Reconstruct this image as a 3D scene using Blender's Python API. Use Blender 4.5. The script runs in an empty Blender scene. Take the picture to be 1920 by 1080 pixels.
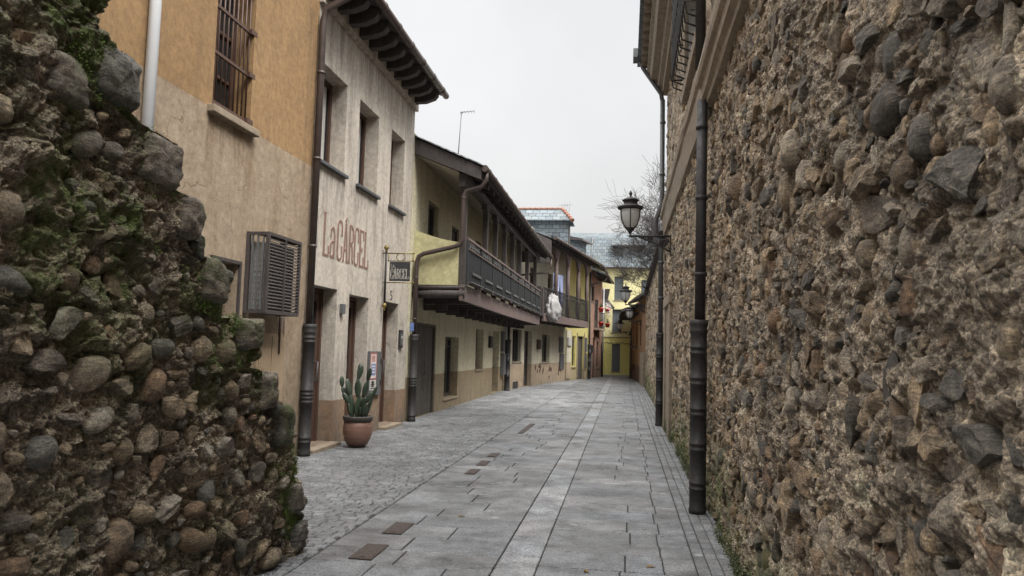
import bpy, math, random
import numpy as np
from mathutils import Matrix, Vector

# ------------------------------------------------------------------ camera, sky, sun
S = bpy.context.scene
COL = S.collection
EYE = 1.6
PITCH, YAW, ROLL = 0.0792, -0.14651, 0.027
fw = Vector((math.sin(YAW)*math.cos(PITCH), math.cos(YAW)*math.cos(PITCH), math.sin(PITCH)))
rt = Vector((math.cos(YAW), -math.sin(YAW), 0)); up = rt.cross(fw)
r2 = rt*math.cos(ROLL)+up*math.sin(ROLL); u2 = up*math.cos(ROLL)-rt*math.sin(ROLL)
cd = bpy.data.cameras.new('camera'); cam = bpy.data.objects.new('camera', cd); COL.objects.link(cam)
cd.sensor_width = 36; cd.lens = 27; cd.clip_start = .05; cd.clip_end = 2000
M4 = Matrix((r2, u2, -fw)).transposed().to_4x4(); M4.translation = (0, 0, EYE)
cam.matrix_world = M4
S.camera = cam

SUN_EL, SUN_AZ = math.radians(56), math.radians(125)      # azimuth clockwise from +Y
w = bpy.data.worlds.new('World'); S.world = w; w.use_nodes = True
nt = w.node_tree; N = nt.nodes; L = nt.links
for n in list(N): N.remove(n)
out = N.new('ShaderNodeOutputWorld')
sky = N.new('ShaderNodeTexSky'); sky.sky_type = 'NISHITA'; sky.sun_disc = False
sky.sun_elevation = SUN_EL; sky.sun_rotation = SUN_AZ; sky.air_density = 1.5; sky.dust_density = 6
hsv = N.new('ShaderNodeHueSaturation'); hsv.inputs['Saturation'].default_value = .25
bg1 = N.new('ShaderNodeBackground'); bg1.inputs[1].default_value = .05
L.new(sky.outputs[0], hsv.inputs['Color']); L.new(hsv.outputs[0], bg1.inputs[0])
# overcast cloud sheet: even near the horizon, brighter towards the zenith
tc = N.new('ShaderNodeTexCoord'); sx = N.new('ShaderNodeSeparateXYZ'); L.new(tc.outputs['Generated'], sx.inputs[0])
mr = N.new('ShaderNodeMapRange'); mr.interpolation_type = 'SMOOTHSTEP'
mr.inputs[1].default_value = .45; mr.inputs[2].default_value = 1.0; mr.inputs[3].default_value = .235; mr.inputs[4].default_value = 2.6
L.new(sx.outputs[2], mr.inputs[0])
nz = N.new('ShaderNodeTexNoise'); nz.inputs['Scale'].default_value = 2.2; nz.inputs['Detail'].default_value = 5
L.new(tc.outputs['Generated'], nz.inputs['Vector'])
mr2 = N.new('ShaderNodeMapRange'); mr2.inputs[1].default_value = .3; mr2.inputs[2].default_value = .7; mr2.inputs[3].default_value = .82; mr2.inputs[4].default_value = 1.10
L.new(nz.outputs[0], mr2.inputs[0])
mm = N.new('ShaderNodeMath'); mm.operation = 'MULTIPLY'; L.new(mr.outputs[0], mm.inputs[0]); L.new(mr2.outputs[0], mm.inputs[1])
bg2 = N.new('ShaderNodeBackground'); bg2.inputs[0].default_value = (1, .985, .965, 1); L.new(mm.outputs[0], bg2.inputs[1])
ad = N.new('ShaderNodeAddShader'); L.new(bg1.outputs[0], ad.inputs[0]); L.new(bg2.outputs[0], ad.inputs[1]); L.new(ad.outputs[0], out.inputs[0])

sl = bpy.data.lights.new('sun', 'SUN'); sl.energy = 1.5; sl.angle = math.radians(22); sl.color = (1, .96, .9)
so = bpy.data.objects.new('sun', sl); COL.objects.link(so)
sd = Vector((math.sin(SUN_AZ)*math.cos(SUN_EL), math.cos(SUN_AZ)*math.cos(SUN_EL), math.sin(SUN_EL)))
so.rotation_euler = sd.to_track_quat('Z', 'Y').to_euler(); so.location = (0, 0, 30)
S.view_settings.view_transform = 'Standard'; S.view_settings.look = 'None'
S.view_settings.exposure = 1.2; S.view_settings.gamma = 1

rng = np.random.default_rng(7); random.seed(5)

# ------------------------------------------------------------------ materials
def nodes(name):
    m = bpy.data.materials.new(name); m.use_nodes = True
    t = m.node_tree; return m, t, t.nodes, t.links, t.nodes['Principled BSDF']
def c4(c): return (c[0], c[1], c[2], 1)
def mixc(t, fac, a, b, blend='MIX'):
    n = t.nodes.new('ShaderNodeMix'); n.data_type = 'RGBA'; n.blend_type = blend
    for sock, v in ((n.inputs[0], fac), (n.inputs[6], a), (n.inputs[7], b)):
        if hasattr(v, 'is_linked'): t.links.new(v, sock)
        elif isinstance(v, (int, float)): sock.default_value = v
        else: sock.default_value = c4(v)
    return n.outputs[2]
def noise(t, vec, scale, detail=4, rough=.6, stretch=None, dist=0):
    if stretch:
        mp = t.nodes.new('ShaderNodeMapping'); mp.inputs['Scale'].default_value = stretch; t.links.new(vec, mp.inputs[0]); vec = mp.outputs[0]
    n = t.nodes.new('ShaderNodeTexNoise'); n.inputs['Scale'].default_value = scale; n.inputs['Detail'].default_value = detail
    n.inputs['Roughness'].default_value = rough; n.inputs['Distortion'].default_value = dist; t.links.new(vec, n.inputs['Vector']); return n.outputs[0]
def rmp(t, v, a, b, lo=0., hi=1.):
    n = t.nodes.new('ShaderNodeMapRange'); n.inputs[1].default_value = a; n.inputs[2].default_value = b; n.inputs[3].default_value = lo; n.inputs[4].default_value = hi
    t.links.new(v, n.inputs[0]); return n.outputs[0]
def math_(t, op, a, b=0.):
    n = t.nodes.new('ShaderNodeMath'); n.operation = op
    for s, v in ((n.inputs[0], a), (n.inputs[1], b)):
        if isinstance(v, (int, float)): s.default_value = v
        else: t.links.new(v, s)
    return n.outputs[0]
def bump(t, b, h, strength, dist):
    n = t.nodes.new('ShaderNodeBump'); n.inputs['Strength'].default_value = strength; n.inputs['Distance'].default_value = dist
    t.links.new(h, n.inputs['Height']); t.links.new(n.outputs[0], b.inputs['Normal']); return n
def pos(t): return t.nodes.new('ShaderNodeNewGeometry').outputs['Position']

def plaster(name, a, b, stain, bands=(), stain_amt=.55, grain=1., lo_stain=None, drips=()):
    """painted render: two tones in clouds, vertical run-off stains, painted bands below given heights"""
    m, t, N, L, B = nodes(name); p = pos(t)
    sep = N.new('ShaderNodeSeparateXYZ'); L.new(p, sep.inputs[0]); z = sep.outputs[2]
    col = mixc(t, rmp(t, noise(t, p, .9, 6, .65), .35, .68), a, b)
    zz = math_(t, 'ADD', z, rmp(t, noise(t, p, 5, 3), 0, 1, -.012, .012))
    for h, ca, cb in bands:
        f = math_(t, 'LESS_THAN', zz, h)
        bc = mixc(t, rmp(t, noise(t, p, 2.3, 6, .7), .35, .66), ca, cb)
        col = mixc(t, f, col, bc)
    st = rmp(t, noise(t, p, 1.6, 7, .7, (2.2, 2.2, .35)), .48, .70, 0, stain_amt)
    col = mixc(t, st, col, stain)
    st2 = rmp(t, noise(t, p, 2.1, 9, .78, None, .9), .54, .70, 0, stain_amt)
    col = mixc(t, st2, col, stain)
    if lo_stain:
        lz = rmp(t, z, 0.0, lo_stain[0], 1, 0); n2 = rmp(t, noise(t, p, 2.5, 7, .75, (1.5, 1.5, .6)), .38, .62)
        col = mixc(t, math_(t, 'MULTIPLY', lz, n2), col, lo_stain[1])
    for (ya, yb, zt, ln) in drips:
        q1 = rmp(t, math_(t, 'ABSOLUTE', math_(t, 'SUBTRACT', sep.outputs[1], (ya+yb)/2)), (yb-ya)/2, (yb-ya)/2+.06, 1, 0)
        q2 = math_(t, 'MULTIPLY', math_(t, 'LESS_THAN', z, zt), rmp(t, z, zt-ln, zt, 0, 1))
        q3 = rmp(t, noise(t, p, 9, 5, .7, (1, 1, .10)), .42, .62)
        col = mixc(t, math_(t, 'MULTIPLY', math_(t, 'MULTIPLY', q1, q2), math_(t, 'MULTIPLY', q3, .75)), col, stain)
    ck = N.new('ShaderNodeTexVoronoi'); ck.feature = 'DISTANCE_TO_EDGE'; ck.inputs['Scale'].default_value = .55
    cw = N.new('ShaderNodeVectorMath'); cw.operation = 'MULTIPLY_ADD'; cn = N.new('ShaderNodeTexNoise'); cn.inputs['Scale'].default_value = 2.2; cn.inputs['Detail'].default_value = 6; L.new(p, cn.inputs['Vector'])
    L.new(cn.outputs['Color'], cw.inputs[0]); cw.inputs[1].default_value = (.9, .9, .9); L.new(p, cw.inputs[2]); L.new(cw.outputs[0], ck.inputs['Vector'])
    cm = math_(t, 'MULTIPLY', rmp(t, ck.outputs['Distance'], .002, .006, 1, 0), rmp(t, noise(t, p, .7, 2), .50, .58))
    col = mixc(t, math_(t, 'MULTIPLY', cm, .6), col, [x*.3 for x in a])
    fine = noise(t, p, 120, 4, .85)
    col = mixc(t, rmp(t, fine, .38, .62, .0, .5), col, [x*.45 for x in a], 'MIX')
    mid = noise(t, p, 13, 6, .75)
    col = mixc(t, 1., col, mixc(t, rmp(t, mid, .34, .66), (.74, .73, .72), (1.14, 1.14, 1.14)), 'MULTIPLY')
    L.new(col, B.inputs['Base Color']); B.inputs['Roughness'].default_value = .9
    h = math_(t, 'ADD', math_(t, 'MULTIPLY', fine, .6), math_(t, 'MULTIPLY', noise(t, p, 7, 4), .5))
    bump(t, B, h, 1., .018*grain); return m
def simple(name, a, b, rough=.6, scale=8, metal=0, stretch=None, bmp=.3, bscale=30, dirt=None):
    m, t, N, L, B = nodes(name); p = pos(t)
    col = mixc(t, rmp(t, noise(t, p, scale, 6, .7, stretch), .34, .66), a, b)
    if dirt: col = mixc(t, rmp(t, noise(t, p, scale*2.3, 7, .75, stretch), .52, .72), col, dirt)
    L.new(col, B.inputs['Base Color']); L.new(rmp(t, noise(t, p, scale*1.7, 4), .3, .7, max(.05, rough-.15), min(1, rough+.15)), B.inputs['Roughness'])
    B.inputs['Metallic'].default_value = metal
    bump(t, B, noise(t, p, bscale, 5, .7, stretch), bmp, .006); return m
def rubble(name, gritty=1., moss_c=(.075, .105, .024)):
    """lime mortar and stones: albedo of each stone comes with the mesh, moss mask too"""
    m, t, N, L, B = nodes(name); p = pos(t)
    at = N.new('ShaderNodeAttribute'); at.attribute_name = 'stone_tone'
    am = N.new('ShaderNodeAttribute'); am.attribute_name = 'moss_mask'
    n1 = noise(t, p, 14, 8, .75); n2 = noise(t, p, 95, 6, .85); n3 = noise(t, p, 6, 6, .75, (1, .8, 1.5), .3)
    col = mixc(t, 1., at.outputs['Color'], mixc(t, rmp(t, n1, .3, .7), (.36, .345, .33), (1.75, 1.7, 1.62)), 'MULTIPLY')
    col = mixc(t, 1., col, mixc(t, rmp(t, n2, .34, .66), (.34, .33, .32), (1.7, 1.68, 1.64)), 'MULTIPLY')
    col = mixc(t, rmp(t, n3, .5, .70, 0, .6), col, (.06, .052, .044))
    strat = noise(t, p, 7, 6, .75, (1, 1.3, 6.5), .9)
    sf = mixc(t, rmp(t, strat, .34, .66), (.52, .52, .53), (1.42, 1.40, 1.36))
    vo = N.new('ShaderNodeTexVoronoi'); vo.inputs['Scale'].default_value = 75; L.new(p, vo.inputs['Vector'])
    sv = N.new('ShaderNodeSeparateColor'); L.new(vo.outputs['Color'], sv.inputs[0])
    gf = mixc(t, rmp(t, sv.outputs[0], 0, 1), (.55, .55, .55), (1.5, 1.47, 1.42))
    col = mixc(t, 1., col, mixc(t, at.outputs['Alpha'], gf, sf), 'MULTIPLY')
    nm = rmp(t, noise(t, p, 9, 7, .8), .38, .54)
    mf = math_(t, 'MULTIPLY', am.outputs['Fac'], nm)
    mc = mixc(t, rmp(t, n2, .35, .65), moss_c, (.165, .215, .05))
    col = mixc(t, math_(t, 'MINIMUM', mf, 1.), col, mc)
    L.new(col, B.inputs['Base Color']); L.new(rmp(t, n1, .3, .7, .6, .95), B.inputs['Roughness'])
    h = math_(t, 'ADD', math_(t, 'MULTIPLY', n2, .55*gritty), math_(t, 'ADD', math_(t, 'MULTIPLY', noise(t, p, 34, 6, .8), .9), math_(t, 'MULTIPLY', n3, .8)))
    grain = math_(t, 'MULTIPLY', math_(t, 'SUBTRACT', .6, vo.outputs['Distance']), math_(t, 'SUBTRACT', 1., at.outputs['Alpha']))
    h = math_(t, 'ADD', h, math_(t, 'ADD', math_(t, 'MULTIPLY', grain, .7), math_(t, 'MULTIPLY', math_(t, 'MULTIPLY', strat, at.outputs['Alpha']), .9)))
    bump(t, B, h, 1., .040*gritty); return m
def slab_mat(name, tint, mott=1., speck=75, dark=.75):
    m, t, N, L, B = nodes(name); p = pos(t)
    at = N.new('ShaderNodeAttribute'); at.attribute_name = 'stone_tone'
    col = mixc(t, 1., at.outputs['Color'], tint, 'MULTIPLY')
    col = mixc(t, rmp(t, noise(t, p, .8, 6, .7), .38, .60, .5, 0), col, (.10, .105, .11))
    n1 = noise(t, p, 2.2, 8, .8); n2 = noise(t, p, speck, 5, .88); n3 = noise(t, p, 4.5, 8, .78, None, .5)
    col = mixc(t, 1., col, mixc(t, rmp(t, n1, .34, .66), [1-.38*mott]*3, [1+.42*mott]*3), 'MULTIPLY')
    col = mixc(t, 1., col, mixc(t, rmp(t, n2, .38, .62), (.38, .38, .39), (1.75, 1.75, 1.75)), 'MULTIPLY')
    col = mixc(t, rmp(t, n3, .54, .70, 0, dark), col, (.05, .048, .045))
    vo = N.new('ShaderNodeTexVoronoi'); vo.inputs['Scale'].default_value = 1.7; vo.inputs['Randomness'].default_value = 1
    dv_ = N.new('ShaderNodeVectorMath'); dv_.operation = 'MULTIPLY_ADD'; nn_ = N.new('ShaderNodeTexNoise'); nn_.inputs['Scale'].default_value = 14; L.new(p, nn_.inputs['Vector'])
    L.new(nn_.outputs['Color'], dv_.inputs[0]); dv_.inputs[1].default_value = (.07, .07, .0); L.new(p, dv_.inputs[2]); L.new(dv_.outputs[0], vo.inputs['Vector'])
    col = mixc(t, rmp(t, vo.outputs['Distance'], .05, .075, .55, 0.), col, (.42, .44, .46))
    L.new(col, B.inputs['Base Color'])
    L.new(rmp(t, noise(t, p, .8, 6, .7), .38, .62, .26, .72), B.inputs['Roughness'])
    bump(t, B, math_(t, 'ADD', n2, n3), .35, .006); return m
def slate_mat(name, a, b, w_=.28, h_=.17, axes='xz'):
    m, t, N, L, B = nodes(name); p = pos(t)
    sep = N.new('ShaderNodeSeparateXYZ'); L.new(p, sep.inputs[0]); cb = N.new('ShaderNodeCombineXYZ')
    L.new(sep.outputs[0 if axes == 'xz' else 1], cb.inputs[0]); L.new(sep.outputs[2], cb.inputs[1])
    dn = N.new('ShaderNodeTexNoise'); dn.inputs['Scale'].default_value = 6; L.new(p, dn.inputs['Vector'])
    vm = N.new('ShaderNodeVectorMath'); vm.operation = 'MULTIPLY_ADD'; L.new(dn.outputs['Color'], vm.inputs[0]); vm.inputs[1].default_value = (.09, .09, 0); L.new(cb.outputs[0], vm.inputs[2])
    br = N.new('ShaderNodeTexBrick'); L.new(vm.outputs[0], br.inputs['Vector']); br.inputs['Scale'].default_value = 1
    br.inputs['Brick Width'].default_value = w_; br.inputs['Row Height'].default_value = h_; br.inputs['Mortar Size'].default_value = .012; br.inputs['Bias'].default_value = -.1
    br.inputs['Color1'].default_value = c4(a); br.inputs['Color2'].default_value = c4(b); br.inputs['Mortar'].default_value = (.02, .022, .025, 1)
    col = mixc(t, rmp(t, noise(t, p, 3, 6, .7), .5, .7, 0, .5), br.outputs['Color'], (.11, .10, .07))
    L.new(col, B.inputs['Base Color']); B.inputs['Roughness'].default_value = .75; B.inputs['Specular IOR Level'].default_value = .25
    bump(t, B, br.outputs['Fac'], -.8, .02); return m
def glass_mat(name, c=(.018, .022, .026)):
    m, t, N, L, B = nodes(name); B.inputs['Base Color'].default_value = c4(c); B.inputs['Roughness'].default_value = .12
    bump(t, B, noise(t, pos(t), 3, 2), .08, .01); return m
def flat(name, c, rough=.7):
    m, t, N, L, B = nodes(name); p = pos(t)
    col = mixc(t, rmp(t, noise(t, p, 40, 4, .7), .35, .65), [x*.75 for x in c], [min(1, x*1.15) for x in c])
    L.new(col, B.inputs['Base Color']); B.inputs['Roughness'].default_value = rough; return m

MT = {}
MT['ochre'] = plaster('ochre_plaster', (.37, .225, .10), (.45, .285, .135), (.20, .125, .065),
                      [(4.2, (.50, .405, .30), (.39, .31, .225))], .5, 1.5, (1.2, (.12, .09, .06)), [(7.75, 8.8, 4.12, .9), (6.4, 6.8, 3.8, 1.5), (8.8, 9.7, 1.95, 1.0), (10.3, 10.6, 6.5, 5)])
MT['cream'] = plaster('cream_plaster', (.62, .565, .49), (.49, .445, .385), (.17, .15, .13),
                      [(.70, (.31, .185, .095), (.24, .14, .075))], .75, .8, (.55, (.09, .065, .05)), [(10.85, 11.95, 4.3, 1.1), (12.5, 13.6, 4.3, 1.2), (14.3, 15.35, 4.3, 1.0), (10.7, 15.9, 6.75, 1.3)])
MT['olive'] = plaster('olive_plaster', (.68, .635, .46), (.58, .54, .385), (.27, .235, .16),
                      [(.93, (.30, .215, .12), (.23, .155, .085))], .5, 1., (1.1, (.10, .075, .05)))
MT['panel_yellow'] = plaster('yellow_parapet_plaster', (.70, .66, .38), (.62, .58, .33), (.42, .38, .22), [], .4, 1.6)
MT['pale'] = plaster('pale_plaster', (.66, .62, .49), (.57, .53, .41), (.25, .21, .15),
                     [(.97, (.44, .33, .23), (.36, .26, .17))], .4, 1., (.7, (.14, .11, .08)))
MT['straw'] = plaster('straw_plaster', (.60, .53, .19), (.52, .46, .18), (.30, .26, .14), [(.6, (.30, .25, .16), (.34, .28, .19))], .35)
MT['rose'] = plaster('rose_plaster', (.38, .225, .165), (.32, .185, .135), (.17, .11, .08), [(.85, (.30, .21, .16), (.25, .17, .13))], .4)
MT['lemon'] = plaster('lemon_plaster', (.91, .86, .48), (.86, .81, .44), (.70, .65, .36), [(2.5, (.93, .87, .30), (.89, .82, .26))], .12)
MT['brick_brown'] = plaster('brown_house_plaster', (.30, .165, .085), (.25, .13, .07), (.12, .07, .045), [(.9, (.10, .05, .04), (.08, .045, .035))], .4)
MT['rubble_dark'] = rubble('mossy_rubble', 1.)
MT['rubble_warm'] = rubble('mortared_rubble', 1.)
MT['dressed'] = simple('dressed_stone', (.20, .16, .115), (.29, .235, .17), .85, 6, 0, None, .8, 40, (.075, .06, .045))
MT['wood_dark'] = simple('dark_timber', (.036, .030, .029), (.066, .054, .052), .75, 5, 0, (4, 4, 1), .6, 30, (.02, .016, .014))
MT['wood_purple'] = simple('weathered_beam_paint', (.145, .105, .096), (.105, .075, .070), .75, 4, 0, (2, .6, 2), .6, 25, (.055, .04, .036))
MT['wood_brown'] = simple('brown_joinery', (.085, .045, .030), (.060, .032, .022), .6, 7, 0, (4, 4, .8), .4)
MT['wood_door'] = simple('grey_brown_boards', (.075, .066, .056), (.055, .048, .041), .7, 6, 0, (6, 6, .6), .6, 30)
MT['iron'] = simple('black_iron', (.016, .016, .017), (.030, .029, .029), .62, 12, .0, None, .4, 60, (.05, .035, .026))
MT['pipe_brown'] = simple('brown_downpipe_paint', (.072, .050, .044), (.050, .037, .034), .45, 6, 0, None, .2, 40)
MT['pipe_grey'] = simple('grey_downpipe_paint', (.10, .105, .11), (.07, .072, .076), .45, 6, 0, None, .2, 40, (.05, .045, .04))
MT['pipe_white'] = simple('white_downpipe_paint', (.56, .59, .63), (.62, .64, .66), .4, 2, 0, None, .05, 30)
MT['cabinet'] = simple('grey_metal_paint', (.115, .12, .125), (.085, .088, .092), .5, 7, 0, None, .2, 40)
MT['glass'] = glass_mat('window_glass')
MT['glass_pale'] = glass_mat('pale_window_glass', (.12, .14, .155))
MT['curtain'] = flat('net_curtain', (.40, .39, .37), .9)
MT['slate_sill'] = simple('slate_sill', (.075, .08, .088), (.05, .053, .058), .5, 9)
MT['slate_side'] = slate_mat('slate_hung_cheek', (.165, .195, .215), (.085, .10, .112), .34, .20)
MT['slate_roof'] = slate_mat('slate_roof', (.115, .14, .155), (.065, .08, .09), .30, .24)
MT['slate_front'] = slate_mat('slate_roof_across', (.17, .20, .225), (.11, .13, .145), .30, .22, 'yz')
MT['terracotta'] = simple('terracotta_tile', (.27, .125, .08), (.17, .08, .055), .8, 9, 0, None, .5, 40, (.10, .07, .05))
MT['pot'] = simple('glazed_pot', (.26, .14, .10), (.15, .085, .065), .5, 6, 0, (.4, .4, 5), .3, 40, (.07, .05, .04))
MT['pot_rim'] = simple('dark_pot_rim', (.075, .065, .055), (.05, .045, .04), .6, 9)
MT['soil'] = simple('potting_soil', (.035, .026, .02), (.02, .015, .012), .95, 20)
MT['cactus'] = simple('cactus_skin', (.022, .038, .024), (.040, .056, .034), .5, 10, 0, None, .5, 60, (.028, .04, .025))
MT['brass'] = simple('aged_brass', (.23, .17, .055), (.15, .115, .045), .4, 15, .5)
MT['sign_black'] = flat('black_sign_paint', (.030, .031, .035), .5)
MT['sign_letter'] = flat('pale_letter_paint', (.42, .40, .37), .6)
MT['letter_red'] = simple('faded_red_lettering', (.20, .118, .095), (.155, .09, .073), .85, 12)
MT['letter_edge'] = flat('pale_pink_outline', (.46, .36, .30), .9)
MT['lamp_glass'] = flat('opal_lamp_glass', (.80, .80, .79), .25)
_t = MT['lamp_glass'].node_tree; _tr = _t.nodes.new('ShaderNodeBsdfTranslucent'); _tr.inputs[0].default_value = (.9, .9, .9, 1); _mx = _t.nodes.new('ShaderNodeMixShader'); _mx.inputs[0].default_value = .5
_t.links.new(_t.nodes['Principled BSDF'].outputs[0], _mx.inputs[1]); _t.links.new(_tr.outputs[0], _mx.inputs[2]); _t.links.new(_mx.outputs[0], [n for n in _t.nodes if n.type == 'OUTPUT_MATERIAL'][0].inputs[0])
MT['red_paint'] = flat('red_paper', (.42, .12, .10), .7)
MT['blue_paint'] = flat('blue_enamel', (.12, .20, .42), .5)
MT['paper'] = flat('white_paper', (.62, .60, .56), .8)
MT['rust_iron'] = simple('rusty_cover_iron', (.052, .032, .024), (.034, .023, .019), .6, 25, 0, None, .5, 90)
MT['red_pot'] = flat('red_plastic_pot', (.50, .04, .03), .5)
MT['plant'] = flat('potted_leaves', (.06, .09, .04), .8)
MT['white_flower'] = flat('white_blossom', (.66, .63, .60), .9)
MT['cloth_blue'] = simple('pale_blue_cloth', (.27, .32, .52), (.33, .38, .56), .9, 5)
MT['cloth_white'] = simple('white_lace_cloth', (.40, .39, .39), (.24, .235, .235), .9, 12, 0, None, .8, 25)
MT['panel_dark'] = simple('slatted_panel_paint', (.017, .020, .022), (.028, .032, .035), .55, 9, 0, (3, 3, .5), .4)
MT['soffit'] = simple('pale_soffit_board', (.42, .38, .31), (.35, .31, .25), .9, 3)
MT['bark'] = simple('bare_bark', (.040, .034, .031), (.065, .056, .052), .9, 12)
MT['moss'] = flat('moss_leaf', (.10, .155, .03), .9)
MT['weed'] = flat('weed_leaf', (.070, .085, .032), .9)
MT['slab_blue'] = slab_mat('granite_slabs', (.66, .675, .70), 1.45, 48, .85)
MT['setts'] = slab_mat('granite_setts', (.76, .78, .80), .9, 60, .5)
MT['joint'] = simple('joint_grit', (.045, .043, .04), (.028, .026, .024), .95, 15)
MT['bare_render'] = simple('bare_brown_render', (.10, .055, .04), (.07, .04, .03), .9, 9)
MT['earth'] = simple('bare_ground', (.14, .125, .10), (.10, .09, .075), .95, .6)

# ------------------------------------------------------------------ mesh helpers
class MB:
    def __init__(s): s.v = []; s.f = []; s.n = 0; s.smooth = []
    def add(s, verts, faces, smooth=False):
        verts = [tuple(p) for p in verts]
        s.v += verts; s.f += [tuple(i+s.n for i in f) for f in faces]; s.smooth += [smooth]*len(faces); s.n += len(verts); return s
    def hexa(s, p):           # 8 points: 0-3 bottom ring, 4-7 top ring
        return s.add(p, [(0, 3, 2, 1), (4, 5, 6, 7), (0, 1, 5, 4), (1, 2, 6, 5), (2, 3, 7, 6), (3, 0, 4, 7)])
    def box(s, F, u0, u1, n0, n1, z0, z1):
        return s.hexa([F.p(u0, n0, z0), F.p(u1, n0, z0), F.p(u1, n1, z0), F.p(u0, n1, z0), F.p(u0, n0, z1), F.p(u1, n0, z1), F.p(u1, n1, z1), F.p(u0, n1, z1)])
    def tube(s, pts, r, sides=8, cap=True, closed=False):
        pts = [Vector(p) for p in pts]; n = len(pts); rs = r if hasattr(r, '__len__') else [r]*n
        vs = []; prev = None
        for i, p in enumerate(pts):
            a = pts[(i-1) % n] if (i > 0 or closed) else p; b = pts[(i+1) % n] if (i < n-1 or closed) else p
            d = (b-a).normalized()
            x = (prev - d*prev.dot(d)) if prev else d.orthogonal()
            x.normalize(); prev = x; y = d.cross(x)
            for k in range(sides):
                an = 2*math.pi*k/sides; vs.append(p + x*(rs[i]*math.cos(an)) + y*(rs[i]*math.sin(an)))
        fs = []
        for i in range(n if closed else n-1):
            j = (i+1) % n
            for k in range(sides):
                k2 = (k+1) % sides; fs.append((i*sides+k, i*sides+k2, j*sides+k2, j*sides+k))
        s.add(vs, fs, True)
        if cap and not closed:
            b = s.n-len(vs); s.f += [tuple(b+k for k in reversed(range(sides))), tuple(b+(n-1)*sides+k for k in range(sides))]; s.smooth += [False, False]
        return s
    def lathe(s, c, prof, sides=20, smooth=True):
        vs = []; fs = []; n = len(prof)
        for r, z in prof:
            for k in range(sides):
                a = 2*math.pi*k/sides; vs.append((c[0]+r*math.cos(a), c[1]+r*math.sin(a), c[2]+z))
        for i in range(n-1):
            for k in range(sides):
                k2 = (k+1) % sides; fs.append((i*sides+k, i*sides+k2, (i+1)*sides+k2, (i+1)*sides+k))
        fs.append(tuple(reversed(range(sides)))); fs.append(tuple((n-1)*sides+k for k in range(sides)))
        return s.add(vs, fs, smooth)
    def prism(s, F, poly, n0, n1):   # polygon in (u, z), extruded along n
        k = len(poly); vs = [F.p(u, n0, z) for u, z in poly]+[F.p(u, n1, z) for u, z in poly]
        fs = [tuple(reversed(range(k))), tuple(range(k, 2*k))]+[(i, (i+1) % k, k+(i+1) % k, k+i) for i in range(k)]
        return s.add(vs, fs)
    def stroke(s, F, pts, wd, n0, n1, closed=False):   # ribbon letter stroke in (u, z)
        k = len(pts); Lp = []; Rp = []
        for i in range(k):
            a = pts[i-1] if (i > 0 or closed) else pts[i]; b = pts[(i+1) % k] if (i < k-1 or closed) else pts[i]
            dx, dz = b[0]-a[0], b[1]-a[1]; l = math.hypot(dx, dz) or 1; nx, nz_ = -dz/l*wd/2, dx/l*wd/2
            Lp.append((pts[i][0]+nx, pts[i][1]+nz_)); Rp.append((pts[i][0]-nx, pts[i][1]-nz_))
        for i in range(k if closed else k-1):
            j = (i+1) % k; q = [Rp[i], Rp[j], Lp[j], Lp[i]]
            s.hexa([F.p(u, n0, z) for u, z in q]+[F.p(u, n1, z) for u, z in q])
        return s
class Frame:
    """facade frame: u along the facade, n out towards the street, z up"""
    def __init__(s, o, d, n=None):
        l = math.hypot(*d); s.o = o; s.d = (d[0]/l, d[1]/l); s.nn = n or (s.d[1], -s.d[0])
    def p(s, u, n, z): return (s.o[0]+s.d[0]*u+s.nn[0]*n, s.o[1]+s.d[1]*u+s.nn[1]*n, z)
WORLD = Frame((0, 0), (1, 0), (0, 1))

def mesh_from(name, v, f, smooth=None, off=(0, 0, 0)):
    me = bpy.data.meshes.new(name)
    v = np.asarray(v, dtype=np.float32).reshape(-1, 3)-np.array(off, dtype=np.float32)
    if isinstance(f, np.ndarray):
        k = f.shape[1]; tot = np.full(len(f), k, np.int32); idx = f.astype(np.int32).ravel()
    else:
        tot = np.array([len(x) for x in f], np.int32); idx = np.array([i for x in f for i in x], np.int32)
    st = np.concatenate([[0], np.cumsum(tot)[:-1]]).astype(np.int32)
    me.vertices.add(len(v)); me.vertices.foreach_set('co', v.ravel()); me.loops.add(len(idx)); me.loops.foreach_set('vertex_index', idx)
    me.polygons.add(len(tot)); me.polygons.foreach_set('loop_start', st); me.polygons.foreach_set('loop_total', tot)
    if smooth is not None: me.polygons.foreach_set('use_smooth', np.asarray(smooth, dtype=bool) if hasattr(smooth, '__len__') else np.full(len(tot), bool(smooth)))
    me.update(calc_edges=True); me.validate(); return me
def root_loc(o):
    while o.parent: o = o.parent
    return tuple(o.location)
def obj(name, mb, mat, parent=None, bevel=0, label=None):
    off = root_loc(parent) if parent else (0, 0, 0)
    me = mesh_from(name, mb.v, mb.f, mb.smooth, off); me.materials.append(MT[mat] if isinstance(mat, str) else mat)
    import bmesh
    bm = bmesh.new(); bm.from_mesh(me); bmesh.ops.recalc_face_normals(bm, faces=bm.faces); bm.to_mesh(me); bm.free()
    o = bpy.data.objects.new(name, me); COL.objects.link(o)
    if parent: o.parent = parent
    if bevel:
        b = o.modifiers.new('bevel', 'BEVEL'); b.width = bevel; b.segments = 2; b.limit_method = 'ANGLE'
    if label: o['label'] = label
    return o
def thing(name, label, cat, loc, group=None):
    o = bpy.data.objects.new(name, None); COL.objects.link(o); o.location = loc; o.empty_display_size = .2
    o['label'] = label; o['category'] = cat
    if group: o['group'] = group
    return o
def tag(o, label, cat, group=None):
    o['label'] = label; o['category'] = cat
    if group: o['group'] = group
    return o
def copy_tree(o, parent=None):
    c = o.copy(); COL.objects.link(c); c.parent = parent
    for ch in list(o.children): copy_tree(ch, c)
    return c
def struct(name, mb, mat):
    o = obj(name, mb, mat); o['kind'] = 'structure'; return o
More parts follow.
